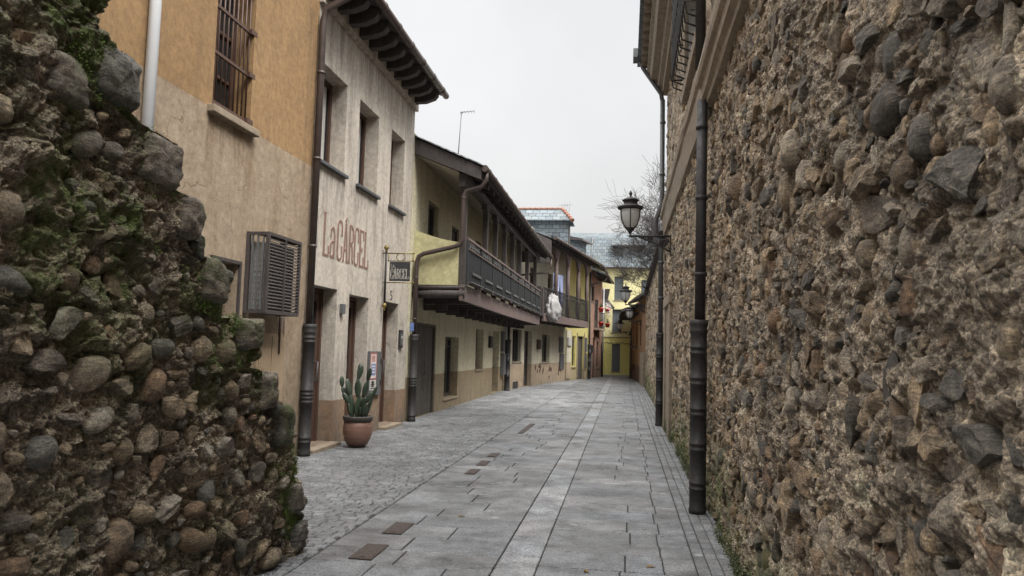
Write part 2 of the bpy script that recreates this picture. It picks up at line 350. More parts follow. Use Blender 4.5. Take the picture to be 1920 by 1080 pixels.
def recentre(o, loc):   # put a single-mesh thing's origin at its base
    o.data.transform(Matrix.Translation(-Vector(loc))); o.location = loc; return o

def wall_mb(F, u0, u1, z0, z1, ops, rev=.28, depth=6., back=True):
    """front skin with openings (a,b,c,d) = u range, z range, with reveals, closed to a body"""
    mb = MB(); us = sorted({u0, u1, *[x for o in ops for x in o[:2]]}); zs = sorted({z0, z1, *[x for o in ops for x in o[2:4]]})
    us = [x for x in us if u0 <= x <= u1]; zs = [x for x in zs if z0 <= x <= z1]
    for i in range(len(us)-1):
        for j in range(len(zs)-1):
            cu, cz = (us[i]+us[i+1])/2, (zs[j]+zs[j+1])/2
            if any(o[0] < cu < o[1] and o[2] < cz < o[3] for o in ops): continue
            mb.add([F.p(us[i], 0, zs[j]), F.p(us[i+1], 0, zs[j]), F.p(us[i+1], 0, zs[j+1]), F.p(us[i], 0, zs[j+1])], [(0, 1, 2, 3)])
    for o in ops:
        a, b, c, d = o[:4]; r = -(o[4] if len(o) > 4 else rev)
        q = [(a, c), (b, c), (b, d), (a, d)]
        for k in range(4):
            (p1, q1), (p2, q2) = q[k], q[(k+1) % 4]
            mb.add([F.p(p1, 0, q1), F.p(p2, 0, q2), F.p(p2, r, q2), F.p(p1, r, q1)], [(0, 1, 2, 3)])
        mb.add([F.p(a, r, c), F.p(b, r, c), F.p(b, r, d), F.p(a, r, d)], [(0, 1, 2, 3)])
    D = -depth
    for q in ([(u0, 0), (u0, D)], [(u0, D), (u1, D)], [(u1, D), (u1, 0)]):
        (a, n0), (b, n1) = q; mb.add([F.p(a, n0, z0), F.p(b, n1, z0), F.p(b, n1, z1), F.p(a, n0, z1)], [(0, 1, 2, 3)])
    mb.add([F.p(u0, 0, z1), F.p(u1, 0, z1), F.p(u1, D, z1), F.p(u0, D, z1)], [(0, 1, 2, 3)])
    return mb
def wall_obj(*a, mat, parent, **k):
    # keep normals as built by recalculating per skin; the skin is open at the reveals' corners only
    return obj('wall', wall_mb(*a, **k), mat, parent)

def window(F, a, b, c, d, n, parent, mat='wood_brown', glass='glass', fw_=.07, mull=1, trans=(), sill=None, sill_mat='slate_sill', sill_out=.08, curtain=None):
    m = MB(); t = .06
    m.box(F, a+.003, a+fw_, n, n+t, c+.003, d-.003); m.box(F, b-fw_, b-.003, n, n+t, c+.003, d-.003)
    m.box(F, a+fw_, b-fw_, n, n+t, c+.003, c+fw_); m.box(F, a+fw_, b-fw_, n, n+t, d-fw_, d-.003)
    for k in range(mull):
        u = a+(b-a)*(k+1)/(mull+1); m.box(F, u-fw_*.5, u+fw_*.5, n+.002, n+t-.004, c+fw_, d-fw_)
    for z in trans: m.box(F, a+fw_, b-fw_, n+.004, n+t-.008, z-.02, z+.02)
    wo = obj('window', m, mat, parent)
    g = MB(); g.box(F, a+fw_-.01, b-fw_+.01, n+.012, n+.022, c+fw_-.01, d-fw_+.01); obj('pane', g, glass, wo)
    if curtain:
        g = MB(); u0 = a+fw_; k = 14; vs = []
        for i in range(k+1):
            u = u0+(b-a-2*fw_)*curtain*i/k; vs += [F.p(u, n+.026+.004*math.sin(i*2.1), c+fw_+.02), F.p(u, n+.026+.004*math.sin(i*2.1), d-fw_-.02)]
        g.add(vs, [(2*i, 2*i+2, 2*i+3, 2*i+1) for i in range(k)]); obj('curtain', g, 'curtain', wo)
    if sill:
        s = MB(); s.box(F, a-.06, b+.06, n+.01, sill_out, c-sill, c-.002); obj('sill', s, sill_mat, wo, .008)
    return wo
def door(F, a, b, c, d, n, parent, mat='wood_brown', glazed=False, leaves=1, handle=True, boards=0):
    m = MB(); fr = .07
    m.box(F, a+.003, a+fr, n, n+.09, c, d-.003); m.box(F, b-fr, b-.003, n, n+.09, c, d-.003); m.box(F, a+fr, b-fr, n, n+.09, d-fr, d-.003)
    wdt = (b-a-2*fr)/leaves
    for i in range(leaves):
        x0, x1 = a+fr+i*wdt+.004, a+fr+(i+1)*wdt-.004
        if glazed:
            m.box(F, x0, x0+.1, n+.01, n+.06, c+.01, d-fr-.01); m.box(F, x1-.1, x1, n+.01, n+.06, c+.01, d-fr-.01)
            m.box(F, x0+.1, x1-.1, n+.01, n+.06, c+.01, c+.5); m.box(F, x0+.1, x1-.1, n+.01, n+.06, d-fr-.13, d-fr-.01)
        elif boards:
            bw = (x1-x0)/boards
            for k in range(boards): m.box(F, x0+k*bw+.002, x0+(k+1)*bw-.004, n+.01, n+.05+.003*(k % 2), c+.01, d-fr-.01)
        else:
            m.box(F, x0, x1, n+.01, n+.045, c+.01, d-fr-.01)
            for z0, z1 in ((c+.15, c+.85), (c+1.0, d-fr-.2)): m.box(F, x0+.12, x1-.12, n+.045, n+.058, z0, z1)
    do = obj('door', m, mat, parent)
    if glazed:
        for i in range(leaves):
            x0, x1 = a+fr+i*wdt+.1, a+fr+(i+1)*wdt-.1; g = MB(); g.box(F, x0, x1, n+.025, n+.035, c+.49, d-fr-.12); obj('pane', g, 'glass', do)
    if handle:
        h = MB(); u = b-fr-.09 if leaves == 1 else (a+b)/2+.05
        h.tube([F.p(u, n+.06, c+.95), F.p(u, n+.11, c+.95), F.p(u, n+.11, c+1.25), F.p(u, n+.06, c+1.25)], .014, 6); obj('handle', h, 'cabinet', do)
    return do
def gutter(pts, r=.075):
    m = MB(); m.tube(pts, r, 10)
    P = [Vector(p) for p in pts]
    for a, b in zip(P, P[1:]):
        k = max(1, int((b-a).length/.8)); d = (b-a).normalized()*.02
        for i in range(k):
            c = a.lerp(b, (i+.5)/k); m.tube([c-d, c+d], r*1.14, 10)
    return m
def slab4(pts, th):   # roof plane of four points, thickness downwards
    q = [Vector(p) for p in pts]; return MB().hexa([tuple(p-Vector((0, 0, th))) for p in q]+[tuple(p) for p in q])
def boot(F, u, n, z1, r, name, parent, mat='iron', rings=(.25, .5, .75)):
    m = MB(); c = F.p(u, n, 0); prof = [(r*1.05, .0), (r*1.08, .04), (r, .06)]
    for g in rings:
        z = z1*g; prof += [(r, z-.042), (r*1.07, z-.037), (r*1.07, z-.022), (r, z-.017), (r, z+.017), (r*1.07, z+.022), (r*1.07, z+.037), (r, z+.042)]
    prof += [(r, z1-.14), (r*1.08, z1-.13), (r*1.08, z1-.1), (r*1.0, z1-.09), (r*1.15, z1-.05), (r*1.15, z1)]
    m.lathe(c, prof, 16); return obj(name, m, mat, parent)

# value noise in numpy
def vnoise(P, seed=0):
    P = np.asarray(P, dtype=np.float64); i = np.floor(P).astype(np.int64); f = P-i; f = f*f*(3-2*f)
    def h(a, b, c):
        n = (a*374761393+b*668265263+c*2147483647+seed*974711) & 0xffffffff
        n = ((n ^ (n >> 13))*1274126177) & 0xffffffff; n = (n ^ (n >> 16)) & 0xffff
        return n/65535.
    r = 0
    for dx in (0, 1):
        for dy in (0, 1):
            for dz in (0, 1):
                wgt = (f[..., 0] if dx else 1-f[..., 0])*(f[..., 1] if dy else 1-f[..., 1])*(f[..., 2] if dz else 1-f[..., 2])
                r = r+wgt*h(i[..., 0]+dx, i[..., 1]+dy, i[..., 2]+dz)
    return r*2-1
def fbm(P, oct_=4, seed=0, gain=.5):
    s = 0; a = 1.; q = np.asarray(P, dtype=np.float64)
    for o in range(oct_): s = s+a*vnoise(q, seed+o*17); q = q*2.03+3.7; a *= gain
    return s
def ico(sub):
    import bmesh
    bm = bmesh.new(); bmesh.ops.create_icosphere(bm, subdivisions=sub, radius=1); bm.verts.ensure_lookup_table()
    v = np.array([x.co[:] for x in bm.verts]); f = np.array([[q.index for q in x.verts] for x in bm.faces]); bm.free(); return v, f
ICO = {k: ico(k) for k in (1, 2, 3, 4)}
TONES = np.array([(.115, .113, .108), (.18, .14, .10), (.27, .22, .16), (.17, .118, .08), (.075, .069, .062), (.27, .25, .22), (.21, .178, .135), (.145, .13, .112)])
class Rubble:
    """mortar sheet and the stones bedded in it, gathered as one mesh"""
    def __init__(s): s.v = []; s.f3 = []; s.f4 = []; s.c = []; s.ms = []; s.n = 0; s.s3 = []; s.s4 = []; s.al = []
    def add(s, v, f, col, moss, smooth=True, stone=0.):
        s.al.append(np.full(len(v), stone))
        (s.s3 if f.shape[1] == 3 else s.s4).append(np.full(len(f), bool(smooth))); s.v.append(v); (s.f3 if f.shape[1] == 3 else s.f4).append(f+s.n); s.c.append(np.broadcast_to(col, v.shape)); s.ms.append(np.broadcast_to(moss, (len(v),))); s.n += len(v)
    def stone(s, c, axes, size, sub, col, mossf, cobble, r):
        d, f = ICO[sub]; block = cobble == 'block'; k = 7. if block else r.uniform(2.1, 2.8) if cobble else r.uniform(2.4, 4.5)
        p = d/np.power((np.abs(d)**k).sum(1), 1/k)[:, None]
        for _ in range(int(r.integers(2, 4)) if block else int(r.integers(1, 3)) if cobble else int(r.integers(6, 11))):
            nn = r.normal(size=3); nn /= np.linalg.norm(nn); o = p@nn-(r.uniform(.95, 1.15) if block else r.uniform(.75, .95) if cobble else r.uniform(.45, .82)); p = p-np.clip(o, 0, None)[:, None]*nn*.93
        if not cobble:
            o = p[:, 2]-r.uniform(.45, .8); nn = np.array([r.normal(0, .12), r.normal(0, .12), 1.]); p = p-np.clip(p@nn-r.uniform(.45, .8), 0, None)[:, None]*nn*.95
        q = p*r.uniform(1.2, 2)+r.uniform(0, 50, 3)
        if cobble: p = p*(1+.07*fbm(q*1.2, 3, 3)[:, None])*(1+(.05*fbm(q*6, 4, 5, .6)[:, None] if block else 0))
        else: p = p*(1+.08*fbm(q*np.array([1, 3.2, 1.5]), 3, 5, .5)[:, None]+.05*vnoise(q*np.array([.5, 7, 2.5]), 6)[:, None])
        a = r.uniform(-.1, .1) if block else r.uniform(-.5, .5) if cobble else r.uniform(-.35, .35); ca, sa = math.cos(a), math.sin(a)
        p = p*np.array(size); p = np.stack([p[:, 0]*ca-p[:, 1]*sa, p[:, 0]*sa+p[:, 1]*ca, p[:, 2]], 1)
        A = np.array(axes); wv = p@A+np.array(c)
        tone = np.array(col)*(1+.25*fbm(wv*6+9, 3, 8))[:, None]
        s.add(wv, f, np.clip(tone, .02, .55), mossf(wv), cobble, 1.)
    def build(s, name, mat, parent):
        v = np.concatenate(s.v); off = np.array(root_loc(parent))
        me = bpy.data.meshes.new(name)
        f4 = np.concatenate(s.f4) if s.f4 else np.zeros((0, 4), int); f3 = np.concatenate(s.f3) if s.f3 else np.zeros((0, 3), int)
        idx = np.concatenate([f4.ravel(), f3.ravel()]).astype(np.int32); tot = np.concatenate([np.full(len(f4), 4), np.full(len(f3), 3)]).astype(np.int32)
        st = np.concatenate([[0], np.cumsum(tot)[:-1]]).astype(np.int32)
        me.vertices.add(len(v)); me.vertices.foreach_set('co', (v-off).astype(np.float32).ravel()); me.loops.add(len(idx)); me.loops.foreach_set('vertex_index', idx)
        me.polygons.add(len(tot)); me.polygons.foreach_set('loop_start', st); me.polygons.foreach_set('loop_total', tot); me.polygons.foreach_set('use_smooth', np.concatenate([np.concatenate(s.s4) if s.s4 else np.zeros(0, bool), np.concatenate(s.s3) if s.s3 else np.zeros(0, bool)]).astype(bool))
        me.update(calc_edges=True)
        a = me.attributes.new('stone_tone', 'FLOAT_COLOR', 'POINT'); c = np.concatenate(s.c); a.data.foreach_set('color', np.concatenate([c, np.concatenate(s.al)[:, None]], 1).astype(np.float32).ravel())
        a = me.attributes.new('moss_mask', 'FLOAT', 'POINT'); a.data.foreach_set('value', np.concatenate(s.ms).astype(np.float32))
        me.materials.append(MT[mat]); o = bpy.data.objects.new(name, me); COL.objects.link(o); o.parent = parent; return o
def scatter(r, n, u0, u1, z0, z1, rad, gap, tries=60, existing=None, warp=None):
    """darts with radii from large to small"""
    P = list(existing or []); arr = np.array(P).reshape(-1, 3)
    radii = np.sort(rad(n))[::-1]; outp = []
    buf = np.zeros((len(arr)+n, 3)); buf[:len(arr)] = arr; m = len(arr)
    for R in radii:
        for _ in range(tries):
            u, z = r.uniform(u0, u1), r.uniform(z0, z1)
            if warp and not warp(u, z): continue
            d2 = (buf[:m, 0]-u)**2+(buf[:m, 1]-z)**2
            if m == 0 or np.all(d2 > ((buf[:m, 2]+R)*gap)**2):
                buf[m] = (u, z, R); m += 1; outp.append((u, z, R)); break
    return outp

# ------------------------------------------------------------------ ground and paving
g = MB(); g.add([(-400, -400, -.06), (400, -400, -.06), (400, 600, -.06), (-400, 600, -.06)], [(0, 1, 2, 3)]); struct('ground', g, 'earth')
g = MB(); g.add([(-9, -6, -.014), (9, -6, -.014), (9, 58, -.014), (-9, 58, -.014)], [(0, 1, 2, 3)]); struct('street_bed', g, 'joint')
def paving(name, cells, mat, ch=.006, h=.0, tones=None):
    """cells: (x0,x1,y0,y1) slabs with chamfered tops and a tone each"""
    v = []; f = []; c = []
    for (x0, x1, y0, y1) in cells:
        b = len(v); zt = h+random.uniform(-.0015, .0015); g_ = random.choice(tones)*random.uniform(.85, 1.15)
        wz = [zt+random.uniform(-.001, .001) for _ in range(4)]
        v += [(x0, y0, -.03), (x1, y0, -.03), (x1, y1, -.03), (x0, y1, -.03), (x0, y0, zt-ch), (x1, y0, zt-ch), (x1, y1, zt-ch), (x0, y1, zt-ch),
              (x0+ch, y0+ch, wz[0]), (x1-ch, y0+ch, wz[1]), (x1-ch, y1-ch, wz[2]), (x0+ch, y1-ch, wz[3])]
        for i in range(4):
            j = (i+1) % 4; f += [(b+i, b+j, b+4+j, b+4+i), (b+4+i, b+4+j, b+8+j, b+8+i)]
        f.append((b+8, b+9, b+10, b+11)); hue = random.uniform(-.03, .03); c += [(g_*(1+hue), g_, g_*(1-hue))]*12
    me = mesh_from(name, v, f, False); a = me.attributes.new('stone_tone', 'FLOAT_COLOR', 'POINT')
    a.data.foreach_set('color', np.concatenate([np.array(c), np.ones((len(c), 1))], 1).astype(np.float32).ravel())
    me.materials.append(MT[mat]); o = bpy.data.objects.new(name, me); COL.objects.link(o); o['kind'] = 'structure'; return o
J = .005
# covers cut out of the slab field
COVERS = [(-2.02, -1.84, 5.66, 6.10), (-2.02, -1.85, 6.47, 6.89), (-1.98, -1.85, 9.72, 10.13), (-1.98, -1.85, 10.46, 10.92), (-1.98, -1.85, 11.33, 11.75), (-1.98, -1.87, 14.62, 16.65)]
left = []; y = -4.
while y < 52:
    hgt = random.choice([.36, .4, .43]); x = -2.30; first = random.uniform(.45, 1.0)
    xs = [x]; x += first
    while x < -.92-.3: xs.append(x); x += random.uniform(.45, .8)
    xs.append(-.92)
    for a, b in zip(xs, xs[1:]): left.append((a+J, b-J, y+J, y+hgt-J))
    y += hgt
mid = []; y = -4.
while y < 52: hh = random.uniform(.6, 1.0); mid.append((-.92+J, -.61-J, y+J, y+hh-J)); y += hh
right = []; y = -4.
while y < 52:
    hgt = random.choice([.36, .42, .46]); xs = [-.61, random.uniform(-.1, .1), random.uniform(.3, .36), .56]
    if random.random() < .35: xs.pop(1)
    for a, b in zip(xs, xs[1:]): right.append((a+J, b-J, y+J, y+hgt-J))
    y += hgt
paving('slab_paving', left+right, 'slab_blue', .005, 0, [.23, .24, .25, .22, .26])
paving('centre_strip', mid, 'slab_blue', .005, -.002, [.34, .38, .32])
sett = []; x = -4.75; row = 0
y = -4.
while y < 52:
    d = .092; x = -5.2+(row % 2)*.09-random.uniform(0, .02); row += 1
    while x < -2.32:
        wd = random.uniform(.12, .19); x1 = min(x+wd, -2.31)
        if x1-x > .04: sett.append((x+.006, x1-.006, y+.008+.006*math.sin(x*5+y), y+d-.008+.006*math.sin(x*5+y)))
        x += wd
    y += d
y = -4.
while y < 52:
    x = .565
    for _ in range(4):
        sett.append((x+.003, x+.092, y+.003, y+.152)); x += .096
    y += .157
# the far end, where the street meets the next one
y = 52.
while y < 57:
    x = -8
    while x < 8: sett.append((x+.005, x+.495, y+.005, y+.295)); x += .5
    y += .3
paving('sett_paving', sett, 'setts', .008, -.001, [.20, .215, .23, .19, .245])
# slim kerb line between slabs and setts is the open joint itself; iron covers lie a little proud
for i, (x0, x1, y0, y1) in enumerate(COVERS):
    m = MB(); m.box(WORLD, x0, x1, y0, y1, .003, .009)
    m.box(WORLD, x0+.018, x1-.018, y0+.018, y1-.018, .009, .0105); m.box(WORLD, (x0+x1)/2-.02, (x0+x1)/2+.02, y0+.05, y0+.065, .0105, .013)
    o = obj('drain_cover', m, 'rust_iron')
    recentre(o, ((x0+x1)/2, (y0+y1)/2, 0))
    lab = ['nearest rusty brown iron cover set in the grey slabs', 'second rusty cover from the viewer, just past the nearest one',
           'first of three small brown covers in line in mid street', 'middle of the three small brown covers in line', 'farthest of the three small brown covers in line',
           'long narrow brown drain cover beyond the small covers'][i]
    tag(o, lab, 'drain cover', 'iron covers in the slab paving')

MT['dry_leaf'] = flat('dry_leaf', (.20, .12, .035), .8)
for i, (x, y_, lab) in enumerate(((.22, 5.98, 'curled brown leaf lying on the right paving slabs'), (-.25, 5.75, 'pale fallen leaf on the slabs near the bottom edge'), (-1.5, 7.3, 'fallen leaf on the slabs beside the rusty covers'))):
    m = MB(); a = i*1.9; ca, sa = math.cos(a), math.sin(a)
    pl = [(-.035, 0, .006), (-.015, .016, .016), (.015, .017, .012), (.04, 0, .004), (.015, -.017, .014), (-.015, -.016, .009)]
    q = [(x+u*ca-v*sa, y_+u*sa+v*ca, z) for u, v, z in pl]; m.add(q+[(u, v, z-.0015) for u, v, z in q], [(0, 1, 4, 5), (1, 2, 3, 4), (11, 10, 7, 6), (10, 9, 8, 7)]+[(k, (k+1) % 6, 6+(k+1) % 6, 6+k) for k in range(6)])
    tag(recentre(obj('fallen_leaf', m, 'dry_leaf'), (x, y_, 0)), lab, 'leaf', 'fallen leaves on the paving')

# ------------------------------------------------------------------ left ruined wall
LX = -2.45
EDGE = [(0, 5.86), (.3, 5.80), (.55, 5.75), (.9, 5.62), (1.07, 5.5), (1.11, 5.27), (1.2, 5.26), (1.36, 5.2), (1.42, 4.93), (1.72, 4.9), (1.76, 4.55), (2.08, 4.42), (2.12, 4.16), (2.4, 4.08), (2.45, 3.86), (2.65, 3.82), (2.72, 3.5), (2.92, 3.44), (3.0, 3.28), (3.4, 3.27), (3.75, 3.2)]
EZ, EY = np.array([e[0] for e in EDGE]), np.array([e[1] for e in EDGE])
def moss_left(v):
    e = np.interp(v[:, 2], EZ, EY)-v[:, 1]
    near = np.exp(-np.clip(e, 0, None)/.55)
    patch = np.clip(fbm(v*2.3+4, 3, 21)*1.2+.25, 0, 1)
    hi = np.clip((v[:, 2]-1.0)/1.2, .0, 1)
    return np.clip(near*patch*1.6+.7*hi*patch+.25*patch, 0, 1)
t = thing('rubble_wall', 'ruined mossy cobblestone wall with a stepped broken end at the left', 'wall', (LX-.4, 4.2, 0))
R = Rubble(); rr = np.random.default_rng(11)
zs = np.concatenate([np.arange(-.05, 3.75, .0072)]); nz_ = len(zs)
K1, K2, Y0 = 560, 80, -1.5
e = np.interp(zs, EZ, EY)
# front run denser where it is seen
s1 = np.linspace(0, 1, K1)**.62
FU = Y0+(e[:, None]-.10-Y0)*s1[None, :]
front = np.stack([np.full_like(FU, LX), FU, np.repeat(zs[:, None], K1, 1)], -1)
s2 = np.linspace(0, 1, K2+1)[1:]; ang = np.clip(s2/.2, 0, 1)*math.pi/2; run = np.clip((s2-.2)/.8, 0, 1)*.75
EU = (e[:, None]-.10)+.10*np.sin(ang)[None, :]; EXX = LX-.10*(1-np.cos(ang))[None, :]-run[None, :]
end = np.stack([np.broadcast_to(EXX, EU.shape), EU, np.repeat(zs[:, None], K2, 1)], -1)
G = np.concatenate([front, end], 1)
nrm = np.zeros_like(G); nrm[:, :K1, 0] = 1; nrm[:, K1:, 0] = np.cos(ang); nrm[:, K1:, 1] = np.sin(ang)
dsp = .045*fbm(G*4.2, 3, 1, .5)+.02*fbm(G*np.array([17, 17, 24]), 3, 2, .65)+.007*fbm(G*62, 2, 91, .6)+.035*(.3-np.abs(fbm(G*np.array([8, 8, 10]), 3, 71, .6)))-.006
bed = .038*np.abs(fbm(G*np.array([3, 2.2, 6]), 3, 6)); dsp = dsp-bed
G2 = G+nrm*dsp[..., None]; G2[..., 2] += .03*fbm(G*6+7, 3, 9)*(G[..., 2] > .05)
W_ = K1+K2; ii = np.arange(nz_-1)[:, None]*W_+np.arange(W_-1)[None, :]
fq = np.stack([ii, ii+1, ii+1+W_, ii+W_], -1).reshape(-1, 4)
V = G2.reshape(-1, 3); mcol = np.array([.33, .285, .23])*(1+.5*fbm(V*3, 4, 13))[:, None]
R.add(V, fq, np.clip(mcol, .03, .5), moss_left(V))
# back and top closing
bx = LX-.85
R.add(np.array([(bx, Y0, -.05), (bx, 5.6, -.05), (bx, 5.0, 1.4), (bx, 3.2, 3.0), (bx, 3.0, 3.74), (bx, Y0, 3.74), (LX-.02, Y0, 3.74), (LX-.02, 3.0, 3.74)]), np.array([(0, 1, 2, 3), (0, 3, 4, 5), (5, 4, 7, 6)]), (.10, .085, .07), np.zeros(8))
BIG = [(5.36, .97, .15, .15, .13), (5.06, 1.25, .14, .15, .14), (4.76, 1.64, .17, .12, .11), (4.28, 1.95, .17, .15, .16), (3.98, 2.28, .13, .14, .14), (3.68, 2.53, .20, .15, .15),
       (3.3, 2.86, .17, .16, .12), (5.62, .42, .14, .13, .14), (5.70, .12, .14, .13, .12), (2.95, 2.72, .155, .12, .16)]
for (u, z, a, b, c) in BIG:
    A = [(0, 1, 0), (0, 0, 1), (1, 0, 0)]
    R.stone((LX-.085, u+.03, z+.01), A, (a*.78, b*.84, .13), 4, TONES[int(rr.choice([0, 7, 7]))]*1.8, lambda v: moss_left(v)*.55*np.clip(fbm(v*7, 2, 3)+.6, 0, 1), 'block', rr)
st = scatter(rr, 700, 1.2, 5.8, .02, 3.7, lambda n: rr.choice([1, 1, 0, 0, 0], n)*rr.uniform(.02, .055, n)+.018+.016*rr.random(n)+(rr.random(n) < .05)*rr.uniform(.025, .045, n), 1.2, 40,
             [(b[0], b[1], b[2]*.9) for b in BIG], lambda u, z: u < np.interp(z, EZ, EY)-.03)
for (u, z, r_) in st:
    cob = rr.random() < .38; el = rr.uniform(.8, 1.7)
    low = 1-min(1, z/3.0)
    if rr.random() > .42+.58*low and r_ < .08: continue
    R.stone((LX-r_*(rr.uniform(.4, .85) if z > 1.7 else rr.uniform(.0, .55))-.004, u, z), [(0, 1, 0), (0, 0, 1), (1, 0, 0)], (r_*el, r_/el**.5, r_*rr.uniform(.7, 1.0)), 3, TONES[int(rr.choice(8, p=[.12, .15, .17, .13, .08, .11, .12, .12]))]*1.75, lambda v: moss_left(v)*.5, cob, rr)
# stones bedded in the broken end
for _ in range(130):
    z = rr.uniform(.03, 2.55); x = LX-rr.uniform(.0, .75); r_ = rr.uniform(.035, .085); y_ = float(np.interp(z, EZ, EY))-r_*.5
    R.stone((x, y_, z), [(1, 0, 0), (0, 0, 1), (0, 1, 0)], (r_*1.15, r_*.9, r_*.8), 3, TONES[int(rr.integers(8))]*.9, lambda v: moss_left(v)*.6, rr.random() < .6, rr)
R.build('masonry', 'rubble_dark', t)

def leaf_clump(centres, n_each, spread, size, r):
    v = []; f = []
    for (c, nrm_) in centres:
        for _ in range(n_each):
            p = np.array(c)+r.normal(size=3)*spread*np.array([.6, 1, 1])+np.array(nrm_)*r.uniform(0, spread*.5); p[2] = max(p[2], .003)
            d = r.normal(size=3)+np.array(nrm_)*.8+np.array([0, 0, .5]); d /= np.linalg.norm(d); s_ = size*r.uniform(.5, 1.3)
            q = np.cross(d, r.normal(size=3)); q /= np.linalg.norm(q)
            b = len(v); v += [p, p+d*s_*.5+q*s_*.3, p+d*s_, p+d*s_*.5-q*s_*.3]; f.append((b, b+1, b+2, b+3))
    return np.array(v), f
cs = []
for _ in range(420):
    z = rr.uniform(.15, 3.0); back = rr.exponential(.13); y_ = float(np.interp(z, EZ, EY))-back
    if vnoise(np.array([y_*3.1, z*3.1, 2.]), 5) < -.05: continue
    cs.append(((LX-.02, y_-.10, z), (1, -.2, .2)))
v_, f_ = leaf_clump(cs, 60, .026, .011, rr)
me = mesh_from('moss', v_, f_, False); me.materials.append(MT['moss']); o = bpy.data.objects.new('moss', me); COL.objects.link(o); o['kind'] = 'stuff'
o['label'] = 'green moss along the broken end of the cobblestone wall'; o['category'] = 'moss'

# ------------------------------------------------------------------ right stone building and garden wall
RX = .86
def right_rubble(R, rr, F, ufun, u0, u1, z0, z1, us, zs, amp, stones):
    UU, ZZ = np.meshgrid(us, zs); P = np.stack([UU, ZZ, np.zeros_like(UU)], -1)
    d = amp*(.014*(.3-np.abs(fbm(P*np.array([10, 13, 1]), 3, 35, .6)))+.016*fbm(P*np.array([3, 4.5, 1]), 3, 31, .5)+.010*fbm(P*np.array([19, 27, 1]), 3, 32, .65)+.0055*fbm(P*np.array([60, 66, 1]), 2, 37, .6)-.035*np.abs(fbm(P*np.array([3, 5, 1]), 3, 33)))-.008
    ox, oy = F.o; V = np.stack([ox+F.d[0]*UU+F.nn[0]*d, oy+F.d[1]*UU+F.nn[1]*d, ZZ], -1).reshape(-1, 3)
    W = len(us); ii = np.arange(len(zs)-1)[:, None]*W+np.arange(W-1)[None, :]; f = np.stack([ii, ii+1, ii+1+W, ii+W], -1).reshape(-1, 4)
    mc = np.array([.42, .355, .28])*(1+.45*fbm(np.stack([UU, ZZ, UU*0], -1).reshape(-1, 3)*2.6, 4, 36))[:, None]
    R.add(V, f, np.clip(mc, .05, .55), moss_right(V))
    A = [(F.d[0], F.d[1], 0), (0, 0, 1), (F.nn[0], F.nn[1], 0)]
    for (u, z, r_, sub) in stones:
        cob = rr.random() < .12; el = rr.uniform(.4, 2.8) if not cob else rr.uniform(.7, 1.4); dep = rr.uniform(.22, .72)
        tone = TONES[int(rr.choice(8, p=[.16, .12, .21, .05, .07, .15, .16, .08]))]*np.array([1.5, 1.4, 1.28])
        R.stone(F.p(u, -r_*dep-.012, z), A, (r_*el**.5, r_/el**.5, r_*rr.uniform(.6, .95)), sub, tone, moss_right, cob, rr)
def moss_right(v):
    lo = np.clip(1-v[:, 2]/np.where(v[:, 1] > 6, .95, .6), 0, 1); return np.clip(lo*1.7*np.clip(fbm(v*1.7, 3, 44)+.55, 0, 1), 0, 1)
FR = Frame((RX, 0), (0.0015, 1), (-1, 0))
U_END = 17.5
t = thing('stone_building', 'tall rubble stone building with moulded string course on the right', 'building', (RX+3, 8, 0))
R = Rubble(); rr = np.random.default_rng(23)
us = [-3.0]
while us[-1] < U_END: us.append(us[-1]+max(.0065, .0033*abs(us[-1])+.001 if us[-1] > 1.2 else .04))
us[-1] = U_END; us = np.array(us); zs = np.arange(-.04, 4.36, .0075)
sts = [(u, z, r_, 3 if r_ > .03 else 2) for u, z, r_ in scatter(rr, 2300, 1.1, 7.5, .0, 4.3, lambda n: .020+rr.exponential(.030, n).clip(0, .09)+(rr.random(n) < .06)*rr.uniform(.02, .05, n), .84, 30)]
sts += [(u, z, r_, 2) for u, z, r_ in scatter(rr, 3400, 7.5, U_END, .0, 4.3, lambda n: .022+rr.exponential(.026, n).clip(0, .075), .97, 30)]
sts += [(u, z, r_, 2) for u, z, r_ in scatter(rr, 350, -2.8, 1.1, .0, 4.3, lambda n: rr.uniform(.04, .10, n), 1.0, 20)]
sts = [s_ for s_ in sts if not (14.6 < s_[0] < 17.1 and s_[1] < 2.7)]
# named large stones one can pick out in the photograph
for (u, z, a, b) in ((2.02, 1.87, .085, .1), (1.95, 1.13, .085, .10), (1.72, 2.15, .05, .06), (2.6, 2.2, .08, .05), (3.0, 2.5, .05, .06), (2.3, 1.45, .10, .07), (2.9, 1.3, .09, .09), (1.85, 2.5, .05, .10), (3.4, 1.2, .08, .06), (2.55, 1.05, .07, .11)):
    sts.append((u, z, (a*b)**.5, 4))
right_rubble(R, rr, FR, None, -3, U_END, 0, 4.3, us, zs, 1., sts)
us2 = np.concatenate([np.arange(-3, 4, .1), np.arange(4, U_END+.01, .05)]); us2[-1] = U_END; zs2 = np.arange(4.36, 7.62, .03)
st2 = [(u, z, r_, 1) for u, z, r_ in scatter(rr, 1500, 4, U_END, 4.8, 7.6, lambda n: .03+rr.exponential(.03, n).clip(0, .07), .95, 20)]
st2 = [s_ for s_ in st2 if not (8.6 < s_[0] < 12.2 and s_[1] > 5.5)]
right_rubble(R, rr, FR, None, -3, U_END, 4.3, 7.6, us2, zs2, .8, st2)
# far gable, back and top
q = [FR.p(-3, -.02, -.04), FR.p(U_END, -.02, -.04), FR.p(U_END, -7, -.04), FR.p(-3, -7, -.04)]; q2 = [(x, y, 7.6) for x, y, _ in q]
R.add(np.array(q+q2), np.array([(0, 3, 7, 4), (2, 3, 7, 6), (1, 2, 6, 5), (4, 5, 6, 7)]), (.2, .16, .12), np.zeros(8))
R.build('wall', 'rubble_warm', t)
